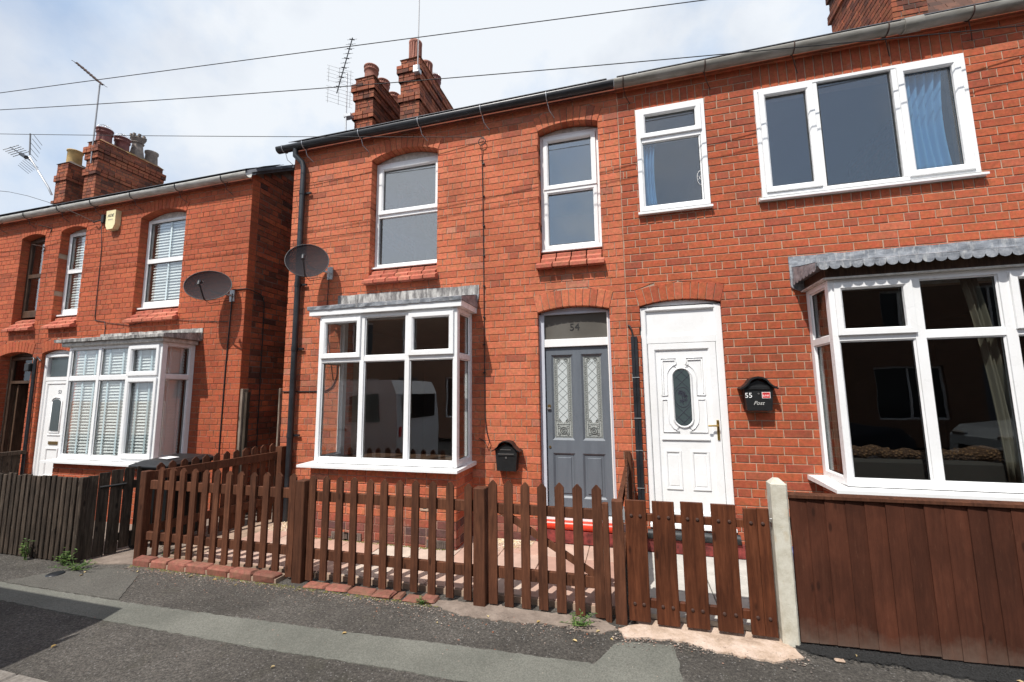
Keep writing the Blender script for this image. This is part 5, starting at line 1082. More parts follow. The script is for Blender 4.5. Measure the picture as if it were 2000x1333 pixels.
# alley door frame
AF = thing('alley_door_frame', (-5.1, .02, 0), 'weathered grey timber door frame in the mouth of the alley between the houses', 'door frame')
MB().box(-5.50, -5.455, -.03, .07, 0, 1.85, .004).build('jamb', 'wood_grey', AF); MB().box(-4.812, -4.785, -.03, .05, 0, 1.85, .004).build('jamb', 'wood_grey', AF); MB().box(-5.452, -5.40, .0, .05, 0, 1.80).build('stop', 'wood_old', AF)

# brick edging under the fences
ED = thing('brick_edging', (-4.2, -1.48, 0), 'row of worn red bricks laid along the foot of the left picket fence panel', 'brick edging', 'brick edgings at the fence foot')
def ebrick(parent, x0, x1, y0, y1, z1, tilt=0.):
    m = MB(); n = 3; m.box(x0, x1, y0, y1, -.01, z1, .014); r = random.Random(x0)
    m.v = [(x + r.uniform(-.006, .006), y_ + r.uniform(-.006, .006), z + r.uniform(-.006, .006)) for x, y_, z in m.v]
    return m.build('brick', 'brick_edging', parent)
xs = [-5.115, -4.86, -4.63, -4.38, -4.11, -3.83, -3.545, -3.28]
for a, b in zip(xs, xs[1:]): ebrick(ED, a + .006, b - .006, -1.545, -1.435, random.uniform(.062, .078))
MB().box(-5.10, -3.27, -1.535, -1.40, -.01, .04).build('mortar', 'mortar_dark', ED)
ED2 = thing('brick_edging', (-2.3, -1.5, 0), 'broken sunken red bricks in the tarmac below the middle picket fence panel', 'brick edging', 'brick edgings at the fence foot')
xs = [-2.98, -2.74, -2.50, -2.25, -2.05, -1.96, -1.80, -1.64]
for a, b in zip(xs, xs[1:]): ebrick(ED2, a + .006, b - .006, -1.53 - random.uniform(0, .02), -1.42, random.uniform(.014, .03))

# ================================================================== FITTINGS ON THE WALLS
def dish(c, n, w, h, wallp, label):
    c = Vector(c); n = Vector(n).normalized(); up = Vector((0, 0, 1)); e1 = up.cross(n).normalized(); e2 = n.cross(e1)
    t = thing('satellite_dish', wallp, label, 'satellite dish', 'satellite dishes on the house fronts'); m = MB(); R = 7; K = 32; dep = .085
    def P(r, a, o=0): return c + e1 * (w / 2 * r * math.cos(a)) + e2 * (h / 2 * r * math.sin(a)) + n * (dep * (r * r - 1) + o)
    for side, o in ((0, 0), (1, -.006)):
        vs = [P(0.001, 0, o)] + [P(r / R, 2 * PI * k / K, o) for r in range(1, R + 1) for k in range(K)]
        fs = [[0, 1 + k, 1 + (k + 1) % K] for k in range(K)] + [[1 + (r - 1) * K + k, 1 + (r - 1) * K + (k + 1) % K, 1 + r * K + (k + 1) % K, 1 + r * K + k] for r in range(1, R) for k in range(K)]
        m.add(vs, fs, True)
    m.build('reflector', 'dish_mesh', t); MB().tube([P(1, 2 * PI * k / 40) for k in range(41)], .006, 5).build('rim', 'dish_dark', t)
    foc = c + n * .30 - e2 * (h * .30); low = P(.97, -PI / 2)
    MB().tube([low, low + n * .06, foc - e2 * .02], .011, 6).build('arm', 'dish_dark', t)
    MB().tube([foc, foc + (c - foc).normalized() * .05 + e2 * 0, foc + (c - foc).normalized() * .085], [.024, .026, .018], 10).tube([foc - n * .01, foc - n * .01 - e2 * .06], .022, 6).build('receiver', 'gutter_grey' if False else 'dish_dark', t)
    MB().tube([foc + (c - foc).normalized() * .085, foc + (c - foc).normalized() * .10], .022, 10).build('receiver_cap', 'zinc', t)
    wp = Vector(wallp); bk = P(0, 0, -.03)
    MB().tube([bk, bk - n * .05, wp + Vector((0, -.10, -.03)), wp + Vector((0, -.01, -.03))], .016, 8).box(wp.x - .045, wp.x + .045, -.014, .0, wp.z - .12, wp.z + .06).build('bracket', 'zinc', t)
    MB().tube([low, (low.x + .03, low.y + .06, low.z - .05), (wp.x - .02, -.03, wp.z - .10)], .004, 5).build('lead_cable', 'rubber_black', t)
    return t
dish((-4.165, -.33, 3.575), (.50, -.76, .40), .545, .565, (-4.05, 0, 3.50), 'dark mesh satellite dish in front of the black drainpipe of the middle house')
dish((-5.925, -.30, 3.375), (.50, -.76, .40), .60, .53, (-5.80, 0, 3.30), 'dark mesh satellite dish on the left house near the alley corner')

def letterbox(xc, z0, w, h, label, pr=.11, scallop=False):
    t = thing('letterbox', (xc, 0, z0), label, 'letterbox', 'black letterboxes on the walls'); hw = w / 2; hb = hw * .80
    body = [(xc - hb, z0), (xc + hb, z0), (xc + hw * .93, z0 + h * .62), (xc + hw * .93, z0 + h * .66), (xc + hw * .5, z0 + h * .80), (xc, z0 + h * .90), (xc - hw * .5, z0 + h * .80), (xc - hw * .93, z0 + h * .66), (xc - hw * .93, z0 + h * .62)]
    MB().prism(body, -pr, 0., F0).build('body', 'box_black', t)
    top = [(xc - hw * 1.22, z0 + h * .64), (xc - hw * .95, z0 + h * .70)] + [(xc + hw * .72 * math.sin(a), z0 + h * .74 + h * .24 * math.cos(a)) for a in [-1.35, -.9, -.45, 0, .45, .9, 1.35]] + [(xc + hw * .95, z0 + h * .70), (xc + hw * 1.22, z0 + h * .64)]
    m = MB()
    for (p, q) in zip(top, top[1:]): m.prism([p, q, (q[0], q[1] + .010), (p[0], p[1] + .010)], -pr - .035, 0., F0)
    if scallop:
        for (p, q) in zip(top, top[1:]):
            for s_ in (.25, .75):
                x = p[0] + (q[0] - p[0]) * s_; z = p[1] + (q[1] - p[1]) * s_; m.prism([(x - .012, z + .004), (x - .008, z - .010), (x + .008, z - .010), (x + .012, z + .004)], -pr - .038, -pr - .033, F0)
    m.build('roof', 'box_black', t)
    return t
t = letterbox(-1.43, .842, .285, .345, 'black letterbox with two pale slots on the wall left of the grey door')
MB().box(-1.525, -1.335, -.121, -.112, 1.033, 1.041).box(-1.50, -1.37, -.118, -.108, 1.083, 1.089).build('flap_edge', 'steel', t); MB().box(-1.535, -1.325, -.118, -.11, 1.018, 1.024).build('slot', 'rubber_black', t); MB().tube([(-1.43, -.108, .995), (-1.43, -.118, .995)], .011, 10).build('lock', 'steel', t)
t = letterbox(1.27, 1.54, .285, .345, 'black letterbox numbered 55 with a small red sticker right of the white door', scallop=True)
MB().box(1.165, 1.375, -.122, -.108, 1.755, 1.79, .004).build('flap', 'box_black', t)
text(t, '55', .072, (1.175, -.1115, 1.693), 'print_white'); text(t, 'Post', .055, (1.262, -.1115, 1.615), 'print_silver', shear=.45, ext=.0006)
st = MB().box(1.298, 1.374, -.1135, -.1105, 1.665, 1.727).build('sticker', 'print_white', t); MB().box(1.302, 1.370, -.1145, -.1115, 1.669, 1.723).build('sticker_face', 'print_red', t)
text(t, 'JUNK', .026, (1.336, -.1152, 1.691), 'print_white', ext=.0004); text(t, 'NO', .018, (1.336, -.1152, 1.712), 'print_black', ext=.0004); MB().tube([(1.268, -.108, 1.712), (1.268, -.116, 1.712)], .009, 10).build('lock', 'steel', t)
t = thing('alarm_box', (-8.48, 0, 4.62), 'cream burglar alarm box high on the left house between its upper windows', 'alarm box')
MB().prism([(-8.61, 4.70), (-8.57, 4.62), (-8.43, 4.62), (-8.385, 4.70), (-8.385, 4.955), (-8.61, 4.955)], -.085, 0, F0).build('housing', 'plastic_cream', t); text(t, 'ADE', .075, (-8.50, -.087, 4.86), 'print_black', shear=.2); text(t, 'SECURITY', .026, (-8.50, -.087, 4.79), 'print_silver')

def wire(name, pts, r, mat, label, cat, group=None, n=5, clips=None):
    if not clips: return tag(MB().tube(pts, r, n).build(name, mat), label, cat, group)
    t = thing(name, pts[0], label, cat, group); MB().tube(pts, r, n).build('cable', mat, t)
    for c in clips: MB().box(c[0] - .006, c[0] + .022, -.02, .0, c[1] - .006, c[1] + .008).build('clip', 'rubber_black', t)
    return t
pts = [(-1.745, -.03, 5.12)] + [(-1.745 + .05 * math.sin(2 * PI * k / 10), -.035, 5.05 + .05 * math.cos(2 * PI * k / 10)) for k in range(1, 16)] + [(-1.752, -.012, 4.85), (-1.742, -.012, 4.2), (-1.735, -.012, 3.3), (-1.728, -.012, 2.2), (-1.722, -.012, 1.45), (-1.70, -.02, 1.28), (-1.66, -.03, 1.16), (-1.69, -.03, 1.10), (-1.73, -.012, 1.17), (-1.80, -.012, 1.20)]
wire('wall_cable', pts, .0055, 'rubber_black', 'thin black cable clipped down the wall between the bay and the letterbox', 'cable', clips=[(-1.74, z) for z in (4.75, 4.3, 3.9, 3.5, 3.1, 2.7, 2.35, 2.0)])
MB_ = wire('wall_cable', [(-4.06, -.012, 3.45), (-4.075, -.01, 3.1), (-4.08, -.01, 2.9), (-4.05, -.01, 2.6), (-3.98, -.01, 2.2), (-3.93, -.01, 1.95)], .005, 'rubber_black', 'black dish cable running down behind the left end of the middle bay', 'cable')
wire('wall_cable', [(-4.76, -.01, 1.80), (-4.3, -.01, 1.80), (-4.05, -.01, 1.80), (-3.93, -.012, 1.86), (-3.87, -.012, 2.0), (-3.86, -.012, 2.3)], .008, 'rubber_black', 'black cable crossing behind the drainpipe towards the middle bay', 'cable')
wire('wall_cable', [(-5.79, -.012, 3.3), (-5.81, -.012, 2.7), (-5.83, -.01, 2.2), (-5.84, -.01, 1.2), (-5.85, -.01, .3)], .009, 'rubber_black', 'black dish cable running down the right edge of the left house', 'cable')
wire('wall_cable', [(-5.78, -.01, 3.36), (-5.545, -.012, 3.36), (-5.53, .05, 3.36), (-5.53, .25, 3.33), (-5.53, .33, 3.2), (-5.53, .34, 1.9), (-5.53, .35, .4)], .008, 'rubber_black', 'black cable turning the corner and dropping down the shaded alley wall', 'cable')
wire('wall_cable', [(-8.83, -.02, 4.82), (-8.80, -.03, 4.78), (-8.77, -.01, 4.3), (-8.76, -.01, 3.6), (-8.75, -.01, 3.12), (-8.73, -.01, 3.05), (-8.5, -.01, 3.02), (-8.47, -.01, 2.9), (-8.48, -.01, 2.72)], .006, 'rubber_black', 'thin black cable winding down the left house below the alarm box', 'cable')
wire('wall_cable', [(-8.47, -.01, 3.0), (-7.9, -.01, 2.92), (-7.3, -.01, 3.0), (-6.5, -.012, 2.92), (-5.85, -.012, 2.87)], .005, 'rubber_black', 'thin black cable running sideways above the bay of the left house', 'cable')
t = thing('cable_bracket', (-8.8, 0, 4.85), 'small black cable junction under the gutter beside the alarm box', 'junction box'); MB().box(-8.80, -8.74, -.05, 0, 4.78, 4.93, .005).build('junction', 'rubber_black', t); MB().tube([(-9.0, -.04, 4.82), (-8.93, -.07, 4.80), (-8.80, -.03, 4.84)], .012, 6).build('insulator', 'rubber_black', t)
for i, (x, z, lab) in enumerate(((-10.15, 4.85, 'rusty iron bracket under the gutter near the left edge, upper of two'), (-10.27, 4.50, 'rusty iron bracket beside the brown sash window, lower of two'))):
    tag(MB().tube([(x - .12, -.13, z + .03), (x - .05, -.06, z + .02), (x, 0, z)], .010, 6).tube([(x, 0, z), (x, -.02, z - .08)], .008, 6).build('iron_hook', 'iron_rust'), lab, 'bracket', 'iron hooks on the left houses')
t = thing('conduit', (.05, 0, 0), 'dark grey cable cover strip between the grey door and the white door', 'conduit')
MB().box(.035, .070, -.035, 0, .08, 2.37, .003).box(.072, .105, -.028, 0, .08, 2.37, .003).build('trunking', 'gutter_black', t); MB().tube([(.012, -.012, 2.50), (.03, -.02, 2.49), (.05, -.02, 2.44), (.06, -.02, 2.36)], .010, 8).build('cable', 'rubber_black', t)
for z in (1.9, 1.45, 1.1, .7): MB().box(.03, .11, -.037, -.034, z, z + .008).build('screw', 'zinc', t)
t = thing('supply_pipes', (-10.1, 0, 0), 'pair of thin dark pipes with a meter box left of the door numbered 53', 'pipe')
MB().tube([(-10.10, -.03, .1), (-10.12, -.03, 2.35), (-10.14, -.03, 2.45), (-10.2, -.02, 2.46)], .016, 8).tube([(-10.06, -.03, .1), (-10.08, -.03, 2.38), (-10.05, -.03, 2.47), (-9.98, -.02, 2.40)], .014, 8).build('pipe', 'gutter_black', t); MB().box(-10.26, -10.14, -.09, 0, 2.22, 2.36, .01).build('box', 'box_black', t)

# ================================================================== AERIALS
def pole(m, a, b, r=.014): m.tube([a, b], r, 8)
t = thing('television_aerial', (-4.80, 1.30, 6.4), 'tall grid aerial with a dark spiky boom on the left chimney of the middle house', 'television aerial', 'television aerials on the chimneys')
MB().tube([(-4.85, 1.24, 6.25), (-4.87, 1.24, 7.75)], .014, 8).box(-4.90, -4.75, 1.22, 1.33, 6.86, 6.92).build('mast', 'zinc', t)
m = MB(); a = Vector((-5.05, 1.2, 7.35)); b = Vector((-4.75, 1.2, 8.42)); m.tube([a, b], .010, 6)
for k in range(11):
    p = a.lerp(b, .12 + .85 * k / 10); 
    for s_ in (-1, 1): m.tube([p + Vector((.05 * s_, 0, .02 * -s_)), p + Vector((.0, 0, 0))], .012 if k % 2 == 0 else .004, 4)
    m.tube([p + Vector((-.13, .03, .05)), p + Vector((.13, -.03, -.05))], .0035, 4)
m.build('boom', 'lens_black', t)
m = MB()
for gz in (0, 1):
    for k in range(5): z = 7.12 + gz * .42 + k * .075; m.tube([(-5.25, 1.15, z + .10), (-4.74, 1.25, z - .10)], .0025, 4)
for (x, z) in ((-5.24, 7.20), (-5.24, 7.62), (-4.75, 7.0), (-4.75, 7.42), (-5.0, 7.1), (-5.0, 7.52)): m.tube([(x, 1.19, z), (x, 1.19, z + .32)], .004, 4)
m.build('reflector_grid', 'aerial_grey', t)
t = thing('television_aerial', (-3.40, 1.28, 7.5), 'straight metal mast bracketed to the right chimney of the middle house', 'television aerial', 'television aerials on the chimneys')
MB().tube([(-3.40, 1.24, 7.50), (-3.385, 1.24, 9.6)], .010, 8).build('mast', 'mast_grey', t); MB().box(-3.50, -3.38, 1.24, 1.35, 7.46, 7.60, .01).build('bracket', 'zinc', t)
m = MB(); m.tube([(-3.9, 1.24, 9.5), (-2.9, 1.24, 9.6)], .01, 6)
for k in range(10): m.tube([(-3.85 + .1 * k, 1.05, 9.5 + .01 * k), (-3.85 + .1 * k, 1.43, 9.5 + .01 * k)], .004, 4)
m.build('boom', 'zinc', t)
t = thing('television_aerial', (-12.0, 1.36, 7.3), 'thin mast with a single sloping boom on the big left chimney', 'television aerial', 'television aerials on the chimneys')
MB().tube([(-11.85, 1.36, 7.15), (-11.85, 1.36, 9.15)], .016, 8).build('mast', 'mast_grey', t)
m = MB(); m.tube([(-12.45, 1.2, 9.72), (-11.76, 1.36, 9.12)], .022, 6)
for k in range(9): p = Vector((-12.40, 1.2, 9.68)).lerp(Vector((-11.8, 1.36, 9.15)), k / 8); m.tube([p + Vector((0, -.12, 0)), p + Vector((0, .12, 0))], .006, 4)
m.build('boom', 'iron_rust', t)
t = thing('television_aerial', (-13.2, 1.36, 6.8), 'leaning yagi aerial with a grid behind it at the far left of the skyline', 'television aerial', 'television aerials on the chimneys')
MB().tube([(-13.08, 1.36, 6.55), (-13.10, 1.3, 6.70), (-13.95, 1.3, 7.62)], .022, 8).build('mast', 'zinc', t)
m = MB(); a = Vector((-14.75, 1.3, 8.02)); b = Vector((-13.85, 1.3, 7.50)); m.tube([a, b], .012, 6).tube([a.lerp(b, .5), a.lerp(b, .75)], .045, 6)
for k in range(5): p = a.lerp(b, .02 + .12 * k); m.tube([p + Vector((-.07, -.1, -.11)), p + Vector((.07, .1, .11))], .008, 4)
m.build('boom', 'lens_black', t)
m = MB()
for k in range(6): m.tube([(-14.12 + .03 * k, 1.5, 7.55 + .10 * k), (-13.62 + .03 * k, 1.1, 7.50 + .10 * k)], .006, 4); m.tube([(-14.35 + .07 * k, 1.5, 7.36 + .02 * k), (-13.9 + .05 * k, 1.1, 7.30 + .03 * k)], .006, 4)
m.tube([(-13.60, 1.1, 8.05), (-13.52, 1.1, 7.5)], .016, 5).build('reflector_grid', 'aerial_grey', t)

# ================================================================== OVERHEAD WIRES (clear of the fronts, parallel to the street)
def ray(U, V, y):
    d = fw + rr * ((U - 1000) / 828.383) - uu * ((V - 666.5) / 828.383); return CAMP + d * ((y - CAMP.y) / d.y)
OW = [('upper', [(-19.40, -1.05, 8.80), (-11.90, -1.05, 7.45), (-7.6, -1.05, 6.81), (-4.17, -1.05, 6.47), (-1.1, -1.05, 6.31), (2.3, -1.05, 6.34), (9, -1.05, 6.7)])]
def sagwire(P, n=40):
    """smooth curve through three measured points (quadratic along x), extended to both poles"""
    (x0, y0, z0), (x1, y1, z1), (x2, y2, z2) = P
    def qz(x, a, b, c): return a * (x - x1) * (x - x2) / ((x0 - x1) * (x0 - x2)) + b * (x - x0) * (x - x2) / ((x1 - x0) * (x1 - x2)) + c * (x - x0) * (x - x1) / ((x2 - x0) * (x2 - x1))
    return lambda x: (x, qz(x, y0, y1, y2), qz(x, z0, z1, z2))
def span(P, xa, xb, n=44):
    f = sagwire(P); return [f(xa + (xb - xa) * k / n) for k in range(n + 1)]
for nm, P, xa, xb, r_, lab in (('a', [(-8.734, -1.45, 6.208), (-2.958, -1.12, 5.816), (0.909, -0.8, 5.638)], -26, 9, .006, 'uppermost overhead wire crossing the sky above the chimneys'),
        ('b', [(-9.165, -1.25, 6.163), (-3.135, -0.86, 5.54), (1.44, -0.42, 5.264)], -26, 4.3, .006, 'second overhead wire passing in front of the chimneys and grey gutter'),
        ('c', [(-10.289, -0.75, 6.284), (-5.087, -0.42, 5.494), (-1.745, -0.03, 5.12)], -24, -1.745, .005, 'overhead wire ending at the cable coil above the middle bay'),
        ('d', [(-10.541, -0.55, 5.382), (-9.689, -0.35, 5.158), (-8.98, -0.05, 4.83)], -24, -8.98, .005, 'lowest overhead wire ending at the left house beside its alarm box')):
    wire('overhead_wire', span(P, xa, xb), r_, 'rubber_black', lab, 'wire', 'overhead wires across the street', n=4)
# ================================================================== BIN, TUB, DRAIN COVER
t = thing('wheelie_bin', (-5.50, -.95, 0), 'black wheelie bin standing behind the old dark gate and the left picket fence', 'wheelie bin')
def frus(x0, x1, y0, y1, z0, z1, k, m): 
    m.add([(x0 + k, y0 + k, z0), (x1 - k, y0 + k, z0), (x1 - k, y1 - k, z0), (x0 + k, y1 - k, z0), (x0, y0, z1), (x1, y0, z1), (x1, y1, z1), (x0, y1, z1)], [(0, 3, 2, 1), (4, 5, 6, 7), (0, 1, 5, 4), (1, 2, 6, 5), (2, 3, 7, 6), (3, 0, 4, 7)]); return m
frus(-5.70, -5.24, -1.14, -.62, .08, .93, .06, MB()).build('body', 'box_black', t)
m = MB(); R = [(-5.80, -1.20, .935), (-5.20, -1.20, .935), (-5.20, -.58, .965), (-5.80, -.58, .965)]
m.add([(x, y, z - .035) for x, y, z in R] + [(x, y, z + .012) for x, y, z in R] + [(-5.73, -1.10, .985), (-5.27, -1.10, .985), (-5.27, -.66, 1.01), (-5.73, -.66, 1.01)], [(0, 3, 2, 1)] + [[i, (i + 1) % 4, (i + 1) % 4 + 4, i + 4] for i in range(4)] + [[i + 4, (i + 1) % 4 + 4, (i + 1) % 4 + 8, i + 8] for i in range(4)] + [(8, 9, 10, 11)]); m.build('lid', 'box_black', t)
MB().tube([(-5.78, -1.20, .93), (-5.22, -1.20, .93)], .024, 8).build('handle', 'box_black', t)
for (x, y) in ((-5.62, -1.17), (-5.62, -.50)): MB().tube([(x - .0, y - .03, .10), (x, y + .03, .10)], .10, 18).build('wheel', 'tyre', t)
tag(MB().add([(-5.62, -1.0, 1.000), (-5.44, -1.03, .998), (-5.42, -.90, 1.004), (-5.60, -.88, 1.006), (-5.62, -1.0, 1.003), (-5.44, -1.03, 1.001), (-5.42, -.90, 1.007), (-5.60, -.88, 1.009)], [(0, 3, 2, 1), (4, 5, 6, 7), (0, 1, 5, 4), (1, 2, 6, 5), (2, 3, 7, 6), (3, 0, 4, 7)]).build('sheet_of_paper', 'print_white'), 'torn pale paper lying on the lid of the black wheelie bin', 'paper')
t = thing('plant_tub', (1.12, -1.12, .05), 'dark blue glazed tub half hidden behind the pale concrete post', 'tub'); MB().lathe([(0, 0), (.12, 0), (.16, .12), (.175, .30), (.18, .38), (.19, .40), (.165, .40), (.15, .3)], (1.12, -1.12, .10), 24).build('pot', 'blue_plastic', t); MB().lathe([(0, 0), (.16, 0), (.17, .05), (.12, .055)], (1.12, -1.12, .05), 24).build('saucer', 'concrete_post', t)
t = thing('drain_cover', (-5.60, -1.90, 0), 'small dark oval cover set in the tarmac near the foot of the old fence', 'cover'); MB().lathe([(0, .014), (.062, .014), (.07, .010), (.07, -.01)], (-5.60, -1.90, 0), 20).build('cover', 'gutter_black', t)

# ================================================================== WEEDS, LEAVES, GRIT
def weed(x, y, h, n, label, spread=.12, mat='leaf_green', lw=.016):
    t = thing('weed', (x, y, 0), label, 'weed', 'weeds at the foot of the fences'); rng = random.Random(int(x * 991)); m = MB(); s = MB()
    for k in range(n):
        a = rng.uniform(0, 2 * PI); r = rng.uniform(.1, 1) * spread; hh = h * rng.uniform(.45, 1); p0 = Vector((x + rng.uniform(-.03, .03), y, 0)); p1 = Vector((x + r * math.cos(a), y + r * .5 * math.sin(a), hh)); s.tube([p0, p0.lerp(p1, .5) + Vector((0, 0, hh * .12)), p1], .0022, 4)
        for j in range(7):
            q = p0.lerp(p1, .25 + .12 * j) + Vector((0, 0, hh * .1)); b = rng.uniform(0, 2 * PI); d = Vector((math.cos(b), math.sin(b) * .8, rng.uniform(-.2, .5))).normalized(); L = rng.uniform(1.6, 3) * lw; wv = d.cross(Vector((0, 0, 1))).normalized() * lw * .45
            m.add([q, q + d * L * .5 + wv, q + d * L, q + d * L * .5 - wv, q + d * L * .5 + Vector((0, 0, -.003))], [(0, 1, 4), (1, 2, 4), (2, 3, 4), (3, 0, 4)])
    s.build('stems', 'leaf_green', t); m.build('leaves', mat, t)
weed(-6.42, -1.72, .22, 8, 'tall leafy green weed against the old slatted fence at the far left', .17, lw=.020)
weed(-5.82, -1.72, .17, 14, 'low bushy weed at the corner post of the old slatted fence', .22, lw=.02)
weed(-5.55, -1.78, .09, 16, 'spreading flat weed in the gap in front of the bin', .28, lw=.016)
weed(-.46, -1.57, .09, 14, 'yellowish tuft of weed in the grit below the picket gate', .20, lw=.013)
weed(-1.76, -1.56, .06, 8, 'small dry weed beside the broken bricks of the middle fence', .08, lw=.010)
weed(-4.95, -1.30, .13, 9, 'small green weed inside the corner of the left picket panel', .10, lw=.016)
weed(-.62, -.12, .06, 6, 'tiny green sprout at the foot of the red doorstep', .04, lw=.010)
def scatter(name, n, area, mat, size, z=.0, flat=.5, seed=1, parent=None):
    rng = random.Random(seed); m = MB()
    for _ in range(n):
        x, y, dens = area(rng); s = size * rng.uniform(.35, 1) ** 1.3 * 1.2; a = rng.uniform(0, PI); ca, sa = math.cos(a), math.sin(a); sx, sy, sz = s * rng.uniform(.7, 1.4), s * rng.uniform(.5, 1), s * flat * rng.uniform(.5, 1)
        P = [(sx, 0, 0), (0, sy, 0), (-sx, 0, 0), (0, -sy, 0), (0, 0, sz), (0, 0, -sz * .3)]
        m.add([(x + p[0] * ca - p[1] * sa, y + p[0] * sa + p[1] * ca, z + p[2] + sz * .25) for p in P], [(0, 1, 4), (1, 2, 4), (2, 3, 4), (3, 0, 4), (1, 0, 5), (2, 1, 5), (3, 2, 5), (0, 3, 5)])
    return stuff(m.build(name, mat, parent))
GA = lambda r: (lambda x: (x, r.choice([-1.56 - abs(r.gauss(0, .05)), -1.56 - abs(r.gauss(0, .14))]), 1))(r.uniform(-5.1, -.3))
scatter('grit', 3600, GA, 'grit', .0075, .003, .6, 4)
scatter('loose_chippings', 700, lambda r: (r.uniform(-7, 2.8), r.uniform(-2.95, -1.6), 1), 'grit', .005, .004, .6, 5)
scatter('tarmac_crumbs', 3000, lambda r: (r.uniform(1.06, 3.6), -1.50 + r.gauss(0, .045), 1), 'asphalt_new', .009, .014, .8, 6)
struct(sheet('soil', ragged([(-1.62, -1.44), (-1.1, -1.42), (-.26, -1.44), (-.16, -1.56), (-.30, -1.64), (-.62, -1.60), (-.95, -1.64), (-1.25, -1.66), (-1.52, -1.60), (-1.70, -1.54)], .016, .03, 15), .006, 'concrete_dirty', .02))
scatter('apron_grit', 700, lambda r: (r.uniform(-.2, 1.05), -1.64 + r.gauss(0, .05), 1), 'grit', .008, .008, .6, 12)
scatter('gravel', 1500, lambda r: (lambda q: (q[0], q[1], 1))((r.uniform(-4.55, -3.85), r.uniform(-.42, -.02)) if r.random() < .6 else (r.uniform(-1.62, -1.12), -.05 - abs(r.gauss(0, .14)))), 'pebble', .014, .066, .6, 7)
scatter('moss', 900, lambda r: (r.uniform(-5.1, -1.6), -1.56 + r.gauss(0, .018), 1), 'moss', .008, .004, .4, 8)
scatter('moss_line', 500, lambda r: (r.uniform(-3.85, -1.9), -.53 + r.gauss(0, .012), 1), 'moss', .010, .064, .5, 9)
rng = random.Random(5)
LV = [(-5.30, -1.86), (-5.36, -1.80), (-4.85, -1.66), (-4.5, -1.60), (-4.2, -1.62), (-3.9, -1.62), (-3.6, -1.66), (-2.95, -1.60), (-2.15, -1.60), (-1.15, -1.62), (-.75, -1.60), (-.30, -1.62), (-2.10, -2.10), (-1.5, -1.80), (1.35, -1.52), (2.15, -1.58), (2.26, -1.60), (2.36, -1.63), (-.2, -1.70), (-.45, -1.78), (-4.0, -2.75), (-2.3, -2.55)]
for i, (x, y) in enumerate(LV):
    m = MB(); s_ = rng.uniform(.010, .021); a = rng.uniform(0, 2 * PI); ca, sa = math.cos(a), math.sin(a); P = [(-s_, 0, .004), (-s_ * .3, s_ * .45, .012), (s_ * .6, s_ * .35, .010), (s_, 0, .004), (s_ * .5, -s_ * .4, .007), (-s_ * .4, -s_ * .4, .010), (0, 0, .003)]
    zz = .018 if x > 1 else .006
    m.add([(x + p[0] * ca - p[1] * sa, y + p[0] * sa + p[1] * ca, p[2] + zz) for p in P] + [(x + p[0] * ca - p[1] * sa, y + p[0] * sa + p[1] * ca, p[2] + zz - .002) for p in P], [(k, (k + 1) % 6, 6) for k in range(6)] + [((k + 1) % 6 + 7, k + 7, 13) for k in range(6)]); tag(m.build('fallen_leaf', 'leaf_dry'), 'small dry yellow leaf lying on the tarmac near the foot of a fence', 'leaf', 'dry leaves on the pavement')
tag(MB().box(1.20, 1.26, -1.60, -1.57, .004, .02, .008).build('stone', 'concrete_pink'), 'pale pebble on the tarmac beside the concrete post', 'stone')

# ================================================================== ACROSS THE ROAD (seen in the window reflections, casts the shadow at lower left)
def wheel(parent, x, y, z, r, w=.2):
    wl = MB().tube([(x, y - w / 2, z), (x, y + w / 2, z)], r, 24).build('wheel', 'tyre', parent); MB().tube([(x, y - w / 2 - .006, z), (x, y + w / 2 + .006, z)], r * .62, 20).build('rim', 'rim', wl)
def body_prism(prof, y0, y1, inset, mat, name, parent, zsplit=1.0):
    """side profile extruded across, leaning in above the waist"""
    m = MB(); n = len(prof); L = lambda z: inset * max(0, z - zsplit)
    m.add([(x, y0 + L(z), z) for x, z in prof] + [(x, y1 - L(z), z) for x, z in prof], [list(range(n)), list(range(2 * n - 1, n - 1, -1))] + [[i, i + n, (i + 1) % n + n, (i + 1) % n] for i in range(n)])
    return m.build(name, mat, parent)
VN = thing('panel_van', (-6.9, -4.5, -.11), 'white panel van in the road, seen only reflected in the middle bay window', 'van')
prof = [(-4.46, .25), (-4.44, .95), (-4.50, 1.75), (-4.62, 2.03), (-7.7, 2.05), (-8.3, 1.85), (-8.95, 1.15), (-9.55, .98), (-9.65, .6), (-9.6, .25)]
body_prism(prof, -5.35, -3.47, .06, 'car_white', 'body', VN, 1.1)
MB().prism([(-4.9, 1.22), (-5.5, 1.22), (-5.55, 1.78), (-4.98, 1.78)][::-1], -3.50 + .035, -3.47 + .02, F0)
for (a, b) in ((-4.85, -5.55), (-8.0, -8.75)):
    P = [(a, 1.2), (b, 1.2), (b + (.35 if b < -8 else .0), 1.72), (a - .05, 1.76)]; MB().prism(P, -3.515, -3.455, F0).build('window', 'glass_dark', VN)
MB().box(-4.455, -4.435, -5.1, -3.7, 1.25, 1.75).build('rear_window', 'lens_black', VN); MB().box(-4.44, -4.41, -3.60, -3.54, .9, 1.1).build('tail_lamp', 'print_red', VN); MB().box(-9.7, -4.40, -5.3, -3.5, .15, .35, .05).build('bumper', 'box_black', VN)
MB().box(-5.6, -8.0, -3.468, -3.460, 1.02, 1.06).build('side_moulding', 'box_black', VN)
for x in (-5.4, -8.7):
    for y in (-3.62, -5.2): wheel(VN, x, y, .22, .33)
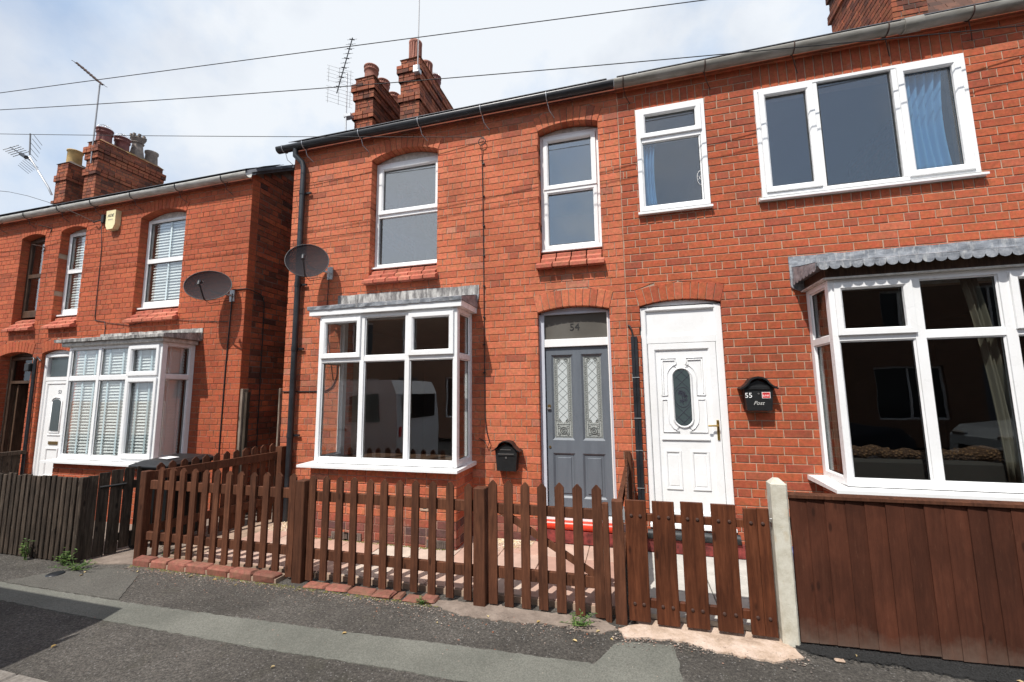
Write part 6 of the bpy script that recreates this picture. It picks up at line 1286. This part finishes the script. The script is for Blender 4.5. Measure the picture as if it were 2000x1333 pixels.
def car(x, y, mat, label, s=1):
    t = thing('parked_car', (x, y, -.11), label, 'car', 'cars parked across the road'); W_ = .88; f = lambda p: [(x + s * a, b) for a, b in p]
    body_prism(f([(-2.1, .25), (-2.15, .7), (-2.0, .95), (-1.6, 1.0), (-1.0, 1.42), (.35, 1.45), (1.0, 1.05), (1.9, .92), (2.12, .7), (2.15, .3)]), y - W_, y + W_, .55, mat, 'body', t, .95)
    MB().prism(f([(-1.45, 1.03), (-.92, 1.36), (.28, 1.38), (.85, 1.05)]), y + W_ - .17, y + W_ - .03, F0).build('side_window', 'lens_black', t); MB().prism(f([(.42, 1.42), (1.02, 1.06), (1.06, 1.08), (.46, 1.46)]), y - .6, y + .6, F0).build('windscreen', 'lens_black', t)
    for yy in (y - .62, y + .62): MB().box(x + s * 2.0 - .12, x + s * 2.0 + .1, yy - .2, yy + .2, .66, .8, .03).build('headlight', 'steel', t)
    MB().box(x + s * 2.13 - .03, x + s * 2.13 + .03, y - .6, y + .6, .3, .5).build('grille', 'lens_black', t)
    for a in (-1.3, 1.35):
        for yy in (y - .8, y + .8): wheel(t, x + s * a, yy, .2, .31, .18)
car(9.2, -7.4, 'car_silver', 'silver hatchback across the road seen in the reflection of the right bay', -1)
car(3.4, -7.4, 'car_dark', 'dark blue car across the road faintly reflected in the right bay', 1)
def far_house(x, label):
    t = thing('far_house', (x, -12, 0), label, 'house', 'terraced houses across the road'); w = 4.8; y = -11.6
    m = MB(); x0 = x - w / 2; slab_with_holes(m, x0, x0 + w, 0, 5.3, [(x0 + .5, x0 + 2.3, .8, 2.4), (x0 + 3.2, x0 + 4.1, .1, 2.4), (x0 + .9, x0 + 1.9, 3.2, 4.8), (x0 + 3.3, x0 + 4.0, 3.2, 4.8)], y - .3, y); m.box(x0, x0 + w, y - 5, y - 4.7, 0, 5.3); m.build('wall', 'brick_far', t)
    for a, b, c, d in ((x0 + .5, x0 + 2.3, .8, 2.4), (x0 + .9, x0 + 1.9, 3.2, 4.8), (x0 + 3.3, x0 + 4.0, 3.2, 4.8)):
        wn = MB().ring(a, b, c, d, .06, .1, .16, lambda u, dd, z: (u, y - dd, z)).box((a + b) / 2 - .03, (a + b) / 2 + .03, y - .16, y - .1, c + .06, d - .06).build('window', 'upvc_white', t); MB().box(a + .05, b - .05, y - .15, y - .14, c + .05, d - .05).build('pane', 'lens_black', wn)
    MB().box(x0 + 3.2, x0 + 4.1, y - .16, y - .1, .1, 2.4).build('front_door', 'paint_grey', t)
    m = MB(); m.add([(x0, y + .15, 5.2), (x0 + w, y + .15, 5.2), (x0 + w, y - 2.5, 7.0), (x0, y - 2.5, 7.0), (x0, y - 5.2, 5.2), (x0 + w, y - 5.2, 5.2)], [(0, 1, 2, 3), (3, 2, 5, 4), (0, 4, 5, 1), (0, 3, 4), (1, 5, 2)]); m.build('roof', 'roof_tile', t)
for i, x in enumerate((-19.6, -14.8, -10, -5.2, -.4, 4.4, 9.2, 14.0)):
    far_house(x, 'brick house across the road seen only in reflections, %s from the left' % ('first', 'second', 'third', 'fourth', 'fifth', 'sixth', 'seventh', 'eighth')[i])
